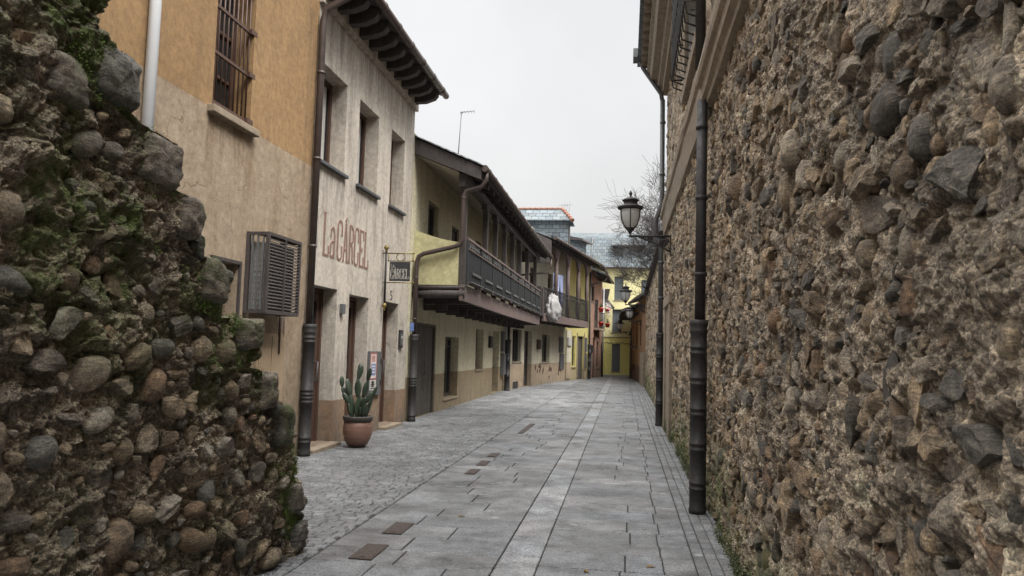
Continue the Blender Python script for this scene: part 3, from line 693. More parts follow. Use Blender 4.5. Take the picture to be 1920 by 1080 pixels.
# string course: moulded profile swept along the facade
def moulding(F, u0, u1, prof, jitter=.006, step=.6):
    m = MB(); n = max(2, int((u1-u0)/step)+1); vs = []
    for i in range(n):
        u = u0+(u1-u0)*i/(n-1)
        for (d, z) in prof: vs.append(F.p(u, d+random.uniform(-jitter, jitter), z+random.uniform(-jitter, jitter)))
    k = len(prof); m.add(vs, [(i*k+j, i*k+j+1, (i+1)*k+j+1, (i+1)*k+j) for i in range(n-1) for j in range(k-1)])
    m.add([vs[j] for j in range(k)], [tuple(range(k))]); m.add([vs[-k+j] for j in range(k)], [tuple(range(k))]); return m
CP = [(-.05, 4.22), (.05, 4.24), (.06, 4.30), (.10, 4.33), (.115, 4.42), (.15, 4.45), (.165, 4.50), (.165, 4.56), (.13, 4.60), (.02, 4.68), (-.05, 4.70)]
obj('string_course', moulding(FR, -3, 8.17, [(d, z-.02) for d, z in CP]), 'dressed', t)
obj('string_course', moulding(FR, 8.17, U_END, [(d*.8, z+.16*(z > 4.3)) for d, z in CP], .008), 'dressed', t)
# eaves: stacked mouldings with corbels
EP = [(-.05, 7.5), (.10, 7.52), (.12, 7.62), (.20, 7.66), (.22, 7.78), (.36, 7.82), (.40, 7.95), (.46, 8.0), (.46, 8.12), (-.05, 8.2)]
obj('eaves_moulding', moulding(FR, -3, U_END+.1, EP, .006), 'dressed', t)
for i in range(36):
    u = 17.4-i*.42; m = MB(); m.box(FR, u-.1, u+.1, .40, .60, 8.13, 8.26); obj('corbel', m, 'dressed', t)
m = MB(); m.box(FR, -3, U_END+.25, -3.5, .68, 8.262, 8.33); m.hexa([FR.p(-3, .66, 8.34), FR.p(U_END+.2, .66, 8.34), FR.p(U_END+.2, -7, 8.34), FR.p(-3, -7, 8.34), FR.p(-3, .6, 8.4), FR.p(U_END+.2, .6, 8.4), FR.p(U_END+.2, -5, 10.4), FR.p(-3, -5, 10.4)]); obj('roof', m, 'slate_front', t)
m = MB(); m.box(FR, 17.2, 17.62, .5, .78, 8.3, 8.5); m.tube([FR.p(17.4, .62, 8.32), FR.p(17.4, .55, 8.1), FR.p(17.42, .14, 7.5), FR.p(17.42, .10, 7.3)], .05, 8); obj('hopper', m, 'pipe_grey', t)
m = MB(); m.tube([FR.p(17.42, .10, 7.35), FR.p(17.42, .09, 4.95), FR.p(17.42, .22, 4.6), FR.p(17.42, .22, 4.25), FR.p(17.42, .10, 4.0), FR.p(17.42, .09, 1.95)], .055, 10)
for z in (6.8, 5.6, 3.6, 2.8): m.lathe((FR.p(17.42, .09, 0)[0], 17.42, z), [(.066, 0), (.066, .05)], 10)
obj('downpipe', m, 'pipe_grey', t); boot(FR, 17.42, .095, 2.05, .085, 'downpipe_boot', t)
m = MB(); m.tube([FR.p(8.1, .12, 8.1), FR.p(8.1, .12, 4.6)], .055, 10); m.tube([FR.p(8.1, .095, 4.26), FR.p(8.1, .105, 1.85)], .055, 12)
for z in (3.95, 3.2, 2.4): m.lathe((FR.p(8.1, .098, 0)[0], 8.1, z), [(.064, 0), (.064, .04)], 12)
obj('downpipe', m, 'iron', t); boot(FR, 8.1, .115, 1.95, .083, 'downpipe_boot', t, rings=(.14, .34, .52, .68, .84))
# blind stone doorway beyond the first downpipe
m = MB(); m.box(FR, 14.75, 15.2, -.03, .045, .0, 2.55); m.box(FR, 16.5, 16.95, -.03, .045, .0, 2.55); m.box(FR, 14.7, 17.0, -.03, .06, 2.55, 2.75); obj('stone_doorway', m, 'dressed', t, .01)
do = MB(); do.box(FR, 15.2, 16.5, -.03, .012, .0, 2.55); obj('blocked_door', do, 'dressed', t)
# upper window with an iron basket grille
m = MB(); m.box(FR, 8.9, 9.15, -.03, .05, 5.6, 7.45); m.box(FR, 11.45, 11.7, -.03, .05, 5.6, 7.45); m.box(FR, 8.85, 11.75, -.03, .07, 5.4, 5.6); m.box(FR, 8.85, 11.75, -.03, .06, 7.45, 7.6); wf = obj('window_surround', m, 'dressed', t, .008)
m = MB(); m.box(FR, 9.15, 11.45, -.03, .01, 5.6, 7.45); obj('pane', m, 'glass', wf)
m = MB()
for i in range(11):
    u = 9.0+i*.26; m.tube([FR.p(u, .03, 7.35), FR.p(u, .22, 7.3), FR.p(u, .22, 5.75), FR.p(u, .20, 5.62), FR.p(u, .03, 5.55)], .012, 6)
for z in (5.75, 6.3, 6.85, 7.25): m.tube([FR.p(8.95, .02, z), FR.p(8.95, .225, z), FR.p(11.65, .225, z), FR.p(11.65, .02, z)], .014, 6)
obj('window_grille', m, 'iron', t)

# garden wall beyond
t = thing('garden_wall', 'lower rubble garden wall with dark tile coping beyond the stone building', 'wall', (.95, 26, 0))
FG = Frame((.885, 17.55), (.0062, 1), (-1, 0)); GL = 19.2
R = Rubble(); rr = np.random.default_rng(31); us = np.arange(0, GL+.01, .06); zs = np.arange(-.04, 4.3, .022)
sts = [(u, z, r_, 1) for u, z, r_ in scatter(rr, 2400, 0, GL, 0, 4.2, lambda n: .03+rr.exponential(.03, n).clip(0, .08), .95, 20)]
right_rubble(R, rr, FG, None, 0, GL, 0, 4.2, us, zs, 1., sts)
q = [FG.p(0, -.02, -.04), FG.p(GL, -.02, -.04), FG.p(GL, -.5, -.04), FG.p(0, -.5, -.04)]; q2 = [(x, y, 4.28) for x, y, _ in q]
R.add(np.array(q+q2), np.array([(0, 3, 7, 4), (2, 3, 7, 6), (1, 2, 6, 5), (4, 5, 6, 7)]), (.2, .16, .12), np.zeros(8)); R.build('masonry', 'rubble_warm', t)
m = MB()
for i in range(48):
    u = i*.4; j = random.uniform(-.02, .02); m.hexa([FG.p(u+.01, .14+j, 4.27), FG.p(u+.39, .14+j, 4.27), FG.p(u+.39, -.62, 4.27), FG.p(u+.01, -.62, 4.27), FG.p(u+.01, .13+j, 4.33), FG.p(u+.39, .13+j, 4.33), FG.p(u+.39, -.3, 4.52+j), FG.p(u+.01, -.3, 4.52+j)])
obj('coping', m, 'wood_dark', t)
# weeds along the foot of the right wall
cs = []
rr = np.random.default_rng(41)
for _ in range(620):
    u = rr.uniform(4, 18) if rr.random() < .8 else rr.uniform(2.5, 6); z = rr.exponential(.09 if u > 7.5 else .05)
    if z > .7 or vnoise(np.array([u*1.3, 3., z*2]), 9) < -.15: continue
    cs.append((FR.p(u, .015, z), (-1, 0, .4)))
v_, f_ = leaf_clump(cs, 34, .030, .014, rr)
me = mesh_from('weeds', v_, f_, False); me.materials.append(MT['weed']); o = bpy.data.objects.new('weeds', me); COL.objects.link(o); o['kind'] = 'stuff'
o['label'] = 'low green weeds and moss along the foot of the right stone wall'; o['category'] = 'weeds'

# ------------------------------------------------------------------ left houses
F0 = Frame((-4.6, 0), (0, 1), (1, 0))
# --- ochre house
H = thing('ochre_house', 'ochre and beige plastered house with a barred window behind the ruined wall', 'house', (-7.6, 7, 0))
W1 = (7.82, 8.70, 4.22, 6.2)
obj('wall', wall_mb(F0, 2.0, 10.62, -.05, 8.5, [W1+(.30,), (8.0, 8.6, 1.2, 2.52, .2)], depth=6), 'ochre', H)
window(F0, *W1, -.3, H, 'wood_brown', 'glass', .07, 1, (4.75, 5.3), curtain=.3)
m = MB(); m.box(F0, 7.72, 8.8, -.29, .09, 4.13, 4.215); obj('window_sill', m, 'dressed', H, .01)
m = MB()
for i in range(9): u = 7.86+i*.1; m.tube([F0.p(u, -.05, 4.225), F0.p(u, -.05, 6.19)], .011, 6)
for z in (4.3, 4.88, 5.42, 5.95): m.box(F0, 7.825, 8.70, -.066, -.034, z-.018, z+.018); m.box(F0, 8.62, 8.76, -.03, .004, z-.03, z+.03)
obj('window_grille', m, 'wood_brown', H)
m = MB(); m.box(F0, 7.96, 8.0, 0.002, .03, 1.15, 2.56); m.box(F0, 8.6, 8.64, .002, .03, 1.15, 2.56); m.box(F0, 8.0, 8.6, .002, .03, 2.52, 2.56); fo = obj('small_window', m, 'wood_dark', H)
m = MB(); m.box(F0, 8.003, 8.597, -.195, -.17, 1.203, 2.517); obj('pane', m, 'glass', fo)
# white downpipe, roof
m = MB(); m.tube([F0.p(6.6, .07, 8.5), F0.p(6.6, .07, 2.0)], .055, 12); obj('downpipe', m, 'pipe_white', H)
m = slab4([F0.p(1.9, .55, 8.5), F0.p(10.6, .55, 8.5), F0.p(10.6, -6, 10.8), F0.p(1.9, -6, 10.8)], .12); obj('roof', m, 'slate_front', H)
m = MB(); m.box(F0, 9.15, 9.95, .003, .02, .15, 1.72); m.box(F0, 9.2, 9.53, .02, .028, .2, 1.68); m.box(F0, 9.56, 9.9, .02, .028, .2, 1.68); m.tube([F0.p(9.5, .03, 1.0), F0.p(9.5, .06, 1.0), F0.p(9.5, .06, .88)], .008, 6)
obj('meter_door', m, simple('beige_painted_metal', (.36, .27, .18), (.31, .23, .15), .6, 5), H)
m = MB(); m.tube([F0.p(9.75, .03, 1.95), F0.p(9.75, .03, 1.45)], .018, 8); m.tube([F0.p(9.9, .02, 1.95), F0.p(9.9, .02, .4)], .008, 6); obj('conduit', m, 'wood_brown', H)
# louvred air-conditioner cage
A = thing('air_conditioner_cage', 'dark slatted metal cage boxing an air conditioner on the beige wall', 'air conditioner', F0.p(9.25, 0, 1.95))
a0, a1, z0, z1, d0 = 8.76, 9.72, 1.95, 2.95, .30
m = MB()
for u in (a0, a1-.04):
    for n in (.004, d0-.04): m.box(F0, u, u+.04, n, n+.04, z0, z1)
for z in (z0, z1-.04):
    m.box(F0, a0+.04, a1-.04, d0-.04, d0, z, z+.04)
    for u in (a0, a1-.04): m.box(F0, u+.002, u+.038, .044, d0-.04, z+.001, z+.039)
m.box(F0, (a0+a1)/2-.01, (a0+a1)/2+.01, d0-.012, d0+.004, z0+.04, z1-.04); m.box(F0, a0+.04, a1-.04, .05, d0-.05, z1-.012, z1-.004); m.box(F0, a0+.04, a1-.04, .05, d0-.05, z0+.004, z0+.012)
obj('cage_frame', m, 'wood_dark', A)
m = MB(); k = 22
for i in range(k):
    z = z0+.05+i*(z1-z0-.12)/(k-1); m.hexa([F0.p(a0+.042, d0-.03, z), F0.p(a1-.042, d0-.03, z), F0.p(a1-.042, d0-.008, z-.022), F0.p(a0+.042, d0-.008, z-.022), F0.p(a0+.042, d0-.03, z+.008), F0.p(a1-.042, d0-.03, z+.008), F0.p(a1-.042, d0-.008, z-.014), F0.p(a0+.042, d0-.008, z-.014)])
obj('slats', m, 'wood_dark', A)
m = MB()
for i in range(3): n = .07+i*.07; m.box(F0, a0+.01, a0+.03, n, n+.02, z0+.04, z1-.04)
obj('side_bars', m, 'cabinet', A)
m = MB(); m.box(F0, a0+.10, a1-.10, .05, d0-.06, z0+.05, z1-.12)
for i in range(9): m.box(F0, a0+.092, a0+.098, .08, d0-.09, z0+.1+i*.07, z0+.12+i*.07)
obj('air_conditioner', m, 'curtain', A, .01)

# --- restaurant building
H = thing('restaurant_building', 'cream restaurant building with La CÁRCEL lettered on its front', 'building', (-7.6, 13.3, 0))
W = [(10.87, 11.90, 4.37, 5.88), (12.52, 13.58, 4.36, 5.86), (14.36, 15.28, 4.35, 5.87)]; D_ = [(10.80, 11.84, .06, 2.48), (12.40, 13.40, .06, 2.45), (14.25, 15.25, .06, 2.46)]
obj('wall', wall_mb(F0, 10.63, 15.95, -.05, 7.05, [x+(.32,) for x in W+D_], depth=6), 'cream', H)
for x in W: window(F0, *x, -.32, H, 'wood_brown', 'glass', .075, 1, (), .055, 'slate_sill', .07, curtain=.9)
for i, x in enumerate(D_): door(F0, *x, -.32, H, 'wood_brown', True, 1 if i != 1 else 2)
for x in D_:
    m = MB(); m.box(F0, x[0]-.02, x[1]+.05, -.31, .16, -.02, .055); obj('doorstep', m, 'dressed', H, .01)
# lettering
def letters(F, word, u, z, hgt, wd, gap, n, bold=.045, thin=.018, mirror=False, edge=0):
    mb = MB(); lay = [0]
    def S_(pts, wid):
        lay[0] = (lay[0]+1) % 7; mb.stroke(F, [(u+x*wd, z+y*hgt) for x, y in pts], wid+edge, n, n+.003+lay[0]*.0004)
    arcT = [(0, .80), (.06, .91), (.22, .985), (.5, 1.0), (.78, .985), (.94, .91), (1, .80)]; arcB = [(x, 1-y) for x, y in arcT]
    for ch in word:
        b, tn = bold, thin
        if ch == 'L': S_([(.12, 0), (.12, 1)], b); S_([(-.06, .992), (.34, .992)], tn); S_([(-.06, .01), (.95, .01)], tn); S_([(.9, .012), (.9, .24)], b*.6)
        elif ch == 'C': S_([(.08, .80), (.08, .20)], b); S_([(.08+x*.84, y) for x, y in arcT], tn*1.3); S_([(.08+x*.84, y) for x, y in arcB], tn*1.3); S_([(.9, .82), (.9, .64)], b*.8); S_([(.9, .18), (.9, .36)], b*.8)
        elif ch in 'AÁ':
            S_([(.12, 0), (.40, 1)], tn*1.5); S_([(.86, 0), (.5, 1)], b); S_([(.25, .3), (.72, .3)], tn); S_([(-.02, .008), (.28, .008)], tn); S_([(.68, .008), (1.04, .008)], tn)
            if ch == 'Á': S_([(.42, 1.05), (.62, 1.16)], tn*1.6)
        elif ch == 'R': S_([(.14, 0), (.14, 1)], b); S_([(.14, .99), (.6, .985), (.86, .9), (.9, .78), (.86, .62), (.6, .53), (.14, .52)], tn*1.5); S_([(.45, .52), (.72, .42), (.82, .1), (1.0, .01)], b*.85); S_([(-.04, .008), (.34, .008)], tn); S_([(.86, .88), (.86, .62)], b*.8)
        elif ch == 'E': S_([(.14, 0), (.14, 1)], b); S_([(-.04, .992), (.9, .992)], tn); S_([(-.04, .008), (.95, .008)], tn); S_([(.14, .46), (.6, .46)], tn); S_([(.86, .99), (.86, .74)], b*.6); S_([(.9, .01), (.9, .28)], b*.6); S_([(.6, .38), (.6, .54)], tn)
        elif ch == 'a': S_([(.82, 0), (.82, .56)], b*.85); S_([(.82, .56), (.74, .68), (.5, .72), (.24, .67), (.2, .5)], tn*1.4); S_([(.82, .38), (.4, .36), (.2, .28)], tn*1.3); S_([(.2, .3), (.16, .08)], b*.8); S_([(.18, .06), (.35, .0), (.6, .03), (.8, .1)], tn*1.3)
        if ch == ' ': u += wd*.45
        else: u += wd+gap
    return mb
def word_la(F, u, z, h, wl, wc, gp, n, bold, thin, edge=0):
    mb = letters(F, 'La', u, z, h*1.04, wl, gp*.4, n, bold, thin, edge=edge); m2 = letters(F, 'CÁRCEL', u+2*wl+gp*2.6, z, h, wc, gp, n, bold, thin, edge=edge)
    mb.add(m2.v, m2.f); return mb
obj('lettering_outline', word_la(F0, 11.16, 2.97, .63, .235, .225, .038, .001, .062, .030, .024), 'letter_edge', H)
obj('lettering', word_la(F0, 11.16, 2.97, .63, .235, .225, .038, .0052, .062, .030), 'letter_red', H)
# house number 5
m = MB(); m.stroke(F0, [(14.78, 2.68), (14.68, 2.68), (14.68, 2.60), (14.76, 2.61), (14.79, 2.57), (14.76, 2.52), (14.68, 2.52)], .018, .002, .008); obj('house_number', m, 'iron', H)
# wall lamp box
m = MB(); m.box(F0, 11.97, 12.1, .002, .06, 2.1, 2.26); obj('bell_box', m, 'cabinet', H, .006)
m = MB(); m.box(F0, 15.33, 15.56, .002, .04, 1.56, 1.93); po = obj('intercom', m, 'iron', H, .006); m = MB(); m.box(F0, 15.37, 15.52, .04, .046, 1.62, 1.86); obj('intercom_plate', m, 'cabinet', po)
m = MB(); m.box(F0, 15.42, 15.47, .046, .052, 1.76, 1.80); obj('button', m, 'paper', po)
# meter cabinet with posters on the pier
m = MB(); m.box(F0, 13.45, 14.15, .002, .05, .68, 1.49); co = obj('meter_cabinet', m, 'cabinet', H, .006)
m = MB(); m.box(F0, 14.08, 14.12, .05, .066, .85, .95); m.box(F0, 14.08, 14.12, .05, .066, 1.25, 1.35); obj('hinge', m, 'iron', co)
P = thing('poster', 'red and white poster with a blue panel on the grey meter cabinet', 'poster', F0.p(13.65, .052, .95))
m = MB(); m.box(F0, 13.48, 13.84, .0515, .054, .98, 1.46); obj('sheet', m, 'paper', P)
m = MB()
for a_, b_, c_, d_ in ((13.48, 13.51, .98, 1.46), (13.81, 13.84, .98, 1.46), (13.51, 13.81, 1.435, 1.46), (13.51, 13.81, .98, 1.0)): m.box(F0, a_, b_, .054, .0555, c_, d_)
for i in range(5): m.box(F0, 13.55+.01*(i % 2), 13.77-.02*(i % 3), .054, .0555, 1.30+i*.024, 1.315+i*.024)
obj('red_print', m, 'red_paint', P)
m = MB(); m.box(F0, 13.54, 13.78, .054, .0555, 1.05, 1.26); bo = obj('blue_panel', m, 'blue_paint', P)
m = MB()
for i in range(3): m.box(F0, 13.58, 13.74, .0555, .0567, 1.09+i*.055, 1.12+i*.055)
obj('panel_text', m, 'paper', bo)
P = thing('notice', 'small white notice with dark print below the red poster', 'notice', F0.p(13.65, .052, .78))
m = MB(); m.box(F0, 13.49, 13.83, .0515, .054, .78, .965); obj('sheet', m, 'paper', P)
m = MB()
for i in range(4): m.box(F0, 13.53, 13.79-.04*(i % 2), .054, .0555, .80+i*.038, .82+i*.038)
m.box(F0, 13.6, 13.7, .0555, .057, .86, .95); obj('print', m, 'iron', P)
# eaves
m = MB(); m.hexa([F0.p(10.6, .62, 7.06), F0.p(16.02, .62, 7.06), F0.p(16.02, -6, 9.4), F0.p(10.6, -6, 9.4), F0.p(10.6, .62, 7.14), F0.p(16.02, .62, 7.14), F0.p(16.02, -6, 9.5), F0.p(10.6, -6, 9.5)]); obj('roof', m, 'wood_dark', H)
m = MB(); m.box(F0, 10.6, 15.98, .002, .07, 6.72, 6.98); obj('eaves_moulding', m, 'cream', H)
for i in range(11):
    u = 10.72+i*.5; m = MB(); m.prism(Frame(F0.p(u, 0, 0)[:2], (1, 0), (0, 1)), [(.0, 6.82), (.3, 6.83), (.5, 6.90), (.56, 6.98), (.56, 7.06), (0, 7.25)], -.08, .08); obj('rafter', m, 'wood_dark', H)
obj('gutter', gutter([F0.p(10.4, .66, 7.08), F0.p(16.05, .66, 7.08)], .07), 'pipe_brown', H)
m = MB(); m.tube([F0.p(10.62, .66, 7.05), F0.p(10.62, .6, 6.85), F0.p(10.6, .12, 6.6), F0.p(10.6, .075, 6.4), F0.p(10.6, .075, 1.75)], .052, 10)
for z in (5.6, 4.3, 3.0): m.lathe(F0.p(10.6, .075, z), [(.062, 0), (.062, .04)], 10)
obj('downpipe', m, 'pipe_brown', H); boot(F0, 10.58, .10, 1.88, .085, 'downpipe_boot', H, rings=(.12, .42, .48, .88))
# hanging sign
Sg = thing('hanging_sign', 'black hanging sign reading La CÁRCEL on a brass wall bracket', 'sign', F0.p(14.1, 0, 2.3))
FS = Frame(F0.p(14.1, 0, 0)[:2], (1, 0), (0, -1))      # u out from the wall, facing the viewer
m = MB(); m.tube([FS.p(.07, 0, 2.38), FS.p(.07, 0, 3.42)], .022, 8); obj('bracket_post', m, 'iron', Sg)
m = MB()
for z in (3.47, 2.36): m.lathe(FS.p(.07, 0, z-.04), [(.012, -.06), (.03, -.05), (.015, -.02), (.045, .02), (.05, .045), (.03, .08), (.008, .09)], 12)
m.tube([FS.p(0, 0, 3.36), FS.p(.62, 0, 3.36)], .012, 6); m.tube([FS.p(.02, 0, 2.8), FS.p(.62, 0, 2.8)], .010, 6)
m.tube([FS.p(.6, 0, 3.38), FS.p(.6, 0, 3.2)], .010, 6); m.tube([FS.p(.12, 0, 3.36), FS.p(.12, 0, 3.2)], .01, 6); m.tube([FS.p(.1, 0, 3.215), FS.p(.62, 0, 3.215)], .008, 6)
for u, z in ((.62, 3.36), (.62, 3.21), (.62, 2.8)): m.lathe(FS.p(u, 0, z-.02), [(.004, 0), (.02, .02), (.004, .045)], 8)
cc = [FS.p(.36+.085*math.cos(a), 0, 3.29+.075*math.sin(a)) for a in np.linspace(0, 2*math.pi, 20)[:-1]]; m.tube(cc, .009, 6, closed=True); obj('bracket', m, 'brass', Sg)
m = MB(); m.box(FS, .15, .55, -.012, .012, 2.83, 3.2); po = obj('sign_panel', m, 'sign_black', Sg, .004)
mb = letters(FS, 'CÁRCEL', .175, 2.87, .19, .052, .0085, .0135, .015, .007); m2 = letters(FS, 'La', .175, 3.085, .075, .03, .006, .0135, .007, .004); mb.add(m2.v, m2.f); obj('lettering', mb, 'sign_letter', po)
# cactus pot
C = thing('potted_cactus', 'tall prickly pear cactus in a banded terracotta pot by the doors', 'potted plant', (-4.13, 11.75, 0))
px, py = -4.13, 11.75
m = MB(); m.lathe((px, py, 0), [(.11, .04), (.16, .045), (.2, .12), (.225, .22), (.228, .30), (.21, .40), (.205, .405)], 28); obj('pot_body', m, 'pot', C)
m = MB(); m.lathe((px, py, 0), [(.207, .405), (.225, .41), (.238, .47), (.235, .485), (.2, .485), (.195, .45)], 28); obj('pot_rim', m, 'pot_rim', C)
m = MB(); m.lathe((px, py, 0), [(.12, .002), (.14, .03), (.12, .042)], 16); obj('pot_foot', m, 'pot_rim', C)
m = MB(); m.lathe((px, py, 0), [(.01, .455), (.194, .455), (.19, .462), (.01, .467)], 20); obj('soil', m, 'soil', C)
rr = np.random.default_rng(3); dv, df = ICO[3]
def pad(base, tilt, az, ln, wd, yaw):
    wd = wd*.82; p = dv*np.array([wd, .022, ln]); p = p*(1-.22*np.clip(-dv[:, 2:3], 0, 1)*np.array([1, .2, 0]))
    p[:, 2] += ln*.95
    cz, sz = math.cos(yaw), math.sin(yaw); p = p@np.array([[cz, sz, 0], [-sz, cz, 0], [0, 0, 1]])
    ct, s_ = math.cos(tilt), math.sin(tilt); p = p@np.array([[ct, 0, -s_], [0, 1, 0], [s_, 0, ct]])
    ca, sa = math.cos(az), math.sin(az); p = p@np.array([[ca, sa, 0], [-sa, ca, 0], [0, 0, 1]])
    top = np.array([s_*ln*1.9*ca, s_*ln*1.9*sa, ct*ln*1.9]); p = p*(1+.03*fbm(p*20, 2, 4)[:, None])+np.array(base)
    m = MB(); m.add(p, [tuple(x) for x in df], True); obj('pad', m, 'cactus', C); return np.array(base)+top
for (dx, dy, chain) in ((-.02, -.03, [(.05, 1, .17, .075, .3), (.12, 2, .15, .08, .9), (.2, .5, .12, .06, .1)]), (.08, -.02, [(.2, -.3, .13, .065, .5), (.5, .2, .10, .055, .2)]), (-.1, .02, [(.25, 3.2, .15, .06, .2), (.5, 3.4, .12, .055, .4), (.1, 3.0, .09, .05, .8)]),
                       (.02, .08, [(.15, 1.4, .16, .075, .0), (.2, .3, .15, .07, .7), (.3, 5.8, .11, .055, .2)]), (.04, -.09, [(.4, -1, .11, .06, .2), (.6, -.3, .09, .05, .5)]), (-.06, -.08, [(.3, 3.9, .13, .06, .6), (.55, 3.2, .10, .05, .1)]), (.0, .03, [(.08, 2.2, .19, .07, 1.0), (.1, 4.0, .16, .065, .4), (.12, 1.0, .10, .06, 1.2)]), (.10, .05, [(.3, .5, .17, .06, .8), (.35, .2, .11, .055, 1.3)]), (-.08, -.03, [(.12, 3.5, .19, .065, .1), (.3, 3.0, .14, .06, 1.0)])):
    b = np.array((px+dx, py+dy, .45))
    for (tl, az, ln, wd, yw) in chain: b = pad(b, tl, az, ln, wd, yw)

# --- balcony house
H = thing('balcony_house', 'olive yellow house with a long dark timber balcony and railing', 'house', (-7.6, 23, 0))
ops = [(16.55, 18.55, 0, 2.14, .12), (19.55, 21.2, .26, 1.88, .3), (23.75, 25.05, .92, 2.22, .3), (26.9, 28.3, .02, 2.23, .35), (17.37, 18.4, 4.05, 5.05, .2), (19.9, 20.8, 3.0, 4.85, .15), (23.2, 24.2, 3.0, 4.95, .2), (26.5, 27.6, 3.9, 4.95, .2)]
obj('wall', wall_mb(F0, 15.97, 30.3, -.05, 6.25, ops, depth=5), 'olive', H)
do = door(F0, 16.55, 18.55, 0.0, 2.14, -.115, H, 'wood_door', False, 2, True, 5)
window(F0, 19.55, 21.2, .26, 1.88, -.28, H, 'wood_dark', 'glass', .08, 1, (1.62,), .05, 'dressed', .03)
window(F0, 23.75, 25.05, .92, 2.22, -.28, H, 'wood_dark', 'glass', .07, 1, (1.25,), .05, 'dressed', .04)
door(F0, 26.9, 28.3, .02, 2.23, -.33, H, 'wood_dark')
window(F0, 17.37, 18.4, 4.05, 5.05, -.18, H, 'wood_dark', 'glass', .1, 1, (), curtain=.4)
door(F0, 19.9, 20.8, 3.0, 4.85, -.14, H, 'wood_dark', handle=False); door(F0, 23.2, 24.2, 3.0, 4.95, -.18, H, 'wood_dark', True, handle=False)
window(F0, 26.5, 27.6, 3.9, 4.95, -.18, H, 'wood_brown', 'glass', .07, 1)
m = MB(); m.box(F0, 25.95, 26.45, .003, .09, 1.62, 2.02); obj('mailbox', m, 'iron', H, .006)
m = MB(); m.box(F0, 28.6, 29.0, .003, .12, 1.5, 2.25); m.box(F0, 28.65, 29.2, .003, .14, .62, 1.42); obj('meter_cabinet', m, 'cabinet', H, .008)
m = MB(); m.box(F0, 29.75, 30.05, .003, .16, .72, 1.75); obj('meter_cabinet', m, 'cabinet', H, .008)
for u, mt, r_, zt in ((29.3, 'iron', .05, 2.7), (29.75, 'pipe_white', .03, 2.75), (29.12, 'pipe_white', .02, 2.75)):
    m = MB(); m.tube([F0.p(u, .2 if mt == 'iron' else .05, zt), F0.p(u, .2 if mt == 'iron' else .05, .2 if mt == 'iron' else 1.3)], r_, 8); obj('service_pipe', m, mt, H)
boot(F0, 29.35, .17, 1.95, .11, 'downpipe_boot', H, rings=(.3, .6))
# balcony floor, joists, beams
BX = 1.13   # balcony depth from the wall
m = MB(); m.box(F0, 16.3, 31.4, .003, BX-.09, 2.83, 2.93); obj('balcony_floor', m, 'wood_dark', H)
m = MB(); 
us_ = np.linspace(16.26, 31.55, 24)
for a_, b_ in zip(us_, us_[1:]):
    sag = lambda u: -.035*math.sin((u-16.26)/15.3*math.pi)
    m.hexa([F0.p(a_, BX-.088, 2.62+sag(a_)), F0.p(b_, BX-.088, 2.62+sag(b_)), F0.p(b_, BX, 2.62+sag(b_)), F0.p(a_, BX, 2.62+sag(a_)), F0.p(a_, BX-.088, 2.97+sag(a_)), F0.p(b_, BX-.088, 2.97+sag(b_)), F0.p(b_, BX, 2.97+sag(b_)), F0.p(a_, BX, 2.97+sag(a_))])
obj('balcony_beam', m, 'wood_purple', H)
m = MB(); m.tube([F0.p(16.33, .0, 2.74), F0.p(16.33, .5, 2.76), F0.p(16.33, BX+.03, 2.77)], [.085, .1, .09], 8); m.tube([F0.p(16.3, .0, 2.89), F0.p(16.3, BX+.03, 2.90)], .05, 8); obj('end_beam', m, 'wood_dark', H)
for i in range(13):
    u = 17.3+i*1.15; m = MB(); m.box(F0, u-.09, u+.09, .003, BX-.092, 2.60+random.uniform(-.02, .02), 2.828); m.box(F0, u-.07, u+.07, .003, .55, 2.44, 2.60-.025); obj('joist', m, 'wood_dark', H)
# parapet at the end, wavy capped
m = MB(); k = 12
for i in range(k):
    n0, n1 = .003+i*(BX-.14)/k, .003+(i+1)*(BX-.14)/k; zt = lambda n: 4.16-.30*n/BX-.035*math.sin(n/BX*math.pi*1.1)
    m.hexa([F0.p(16.27, n0, 2.95), F0.p(16.39, n0, 2.95), F0.p(16.39, n1, 2.95), F0.p(16.27, n1, 2.95), F0.p(16.27, n0, zt(n0)), F0.p(16.39, n0, zt(n0)), F0.p(16.39, n1, zt(n1)), F0.p(16.27, n1, zt(n1))])
obj('parapet', m, 'panel_yellow', H)
# posts with braces
posts = [16.42, 19.1, 20.6, 22.2, 23.9, 25.5, 27.6, 30.1]
for i, u in enumerate(posts):
    m = MB(); hw = .075; tilt = random.uniform(-.02, .02)
    m.hexa([F0.p(u-hw, BX-.13, 2.95), F0.p(u+hw, BX-.13, 2.95), F0.p(u+hw, BX-.004, 2.95), F0.p(u-hw, BX-.004, 2.95), F0.p(u-hw+tilt, BX-.13, 5.1), F0.p(u+hw+tilt, BX-.13, 5.1), F0.p(u+hw+tilt, BX-.004, 5.1), F0.p(u-hw+tilt, BX-.004, 5.1)])
    m.box(F0, u-.26+tilt, u+.26+tilt, BX-.14, BX-.0, 5.1, 5.22); m.prism(F0, [(u-.2+tilt, 5.1), (u+.2+tilt, 5.1), (u+.07+tilt, 4.9), (u-.07+tilt, 4.9)], BX-.12, BX-.02)
    obj('balcony_post', m, 'wood_dark', H)
m = MB(); m.box(F0, 16.2, 31.0, BX-.16, BX+.02, 5.222, 5.40); obj('wall_plate', m, 'wood_dark', H)
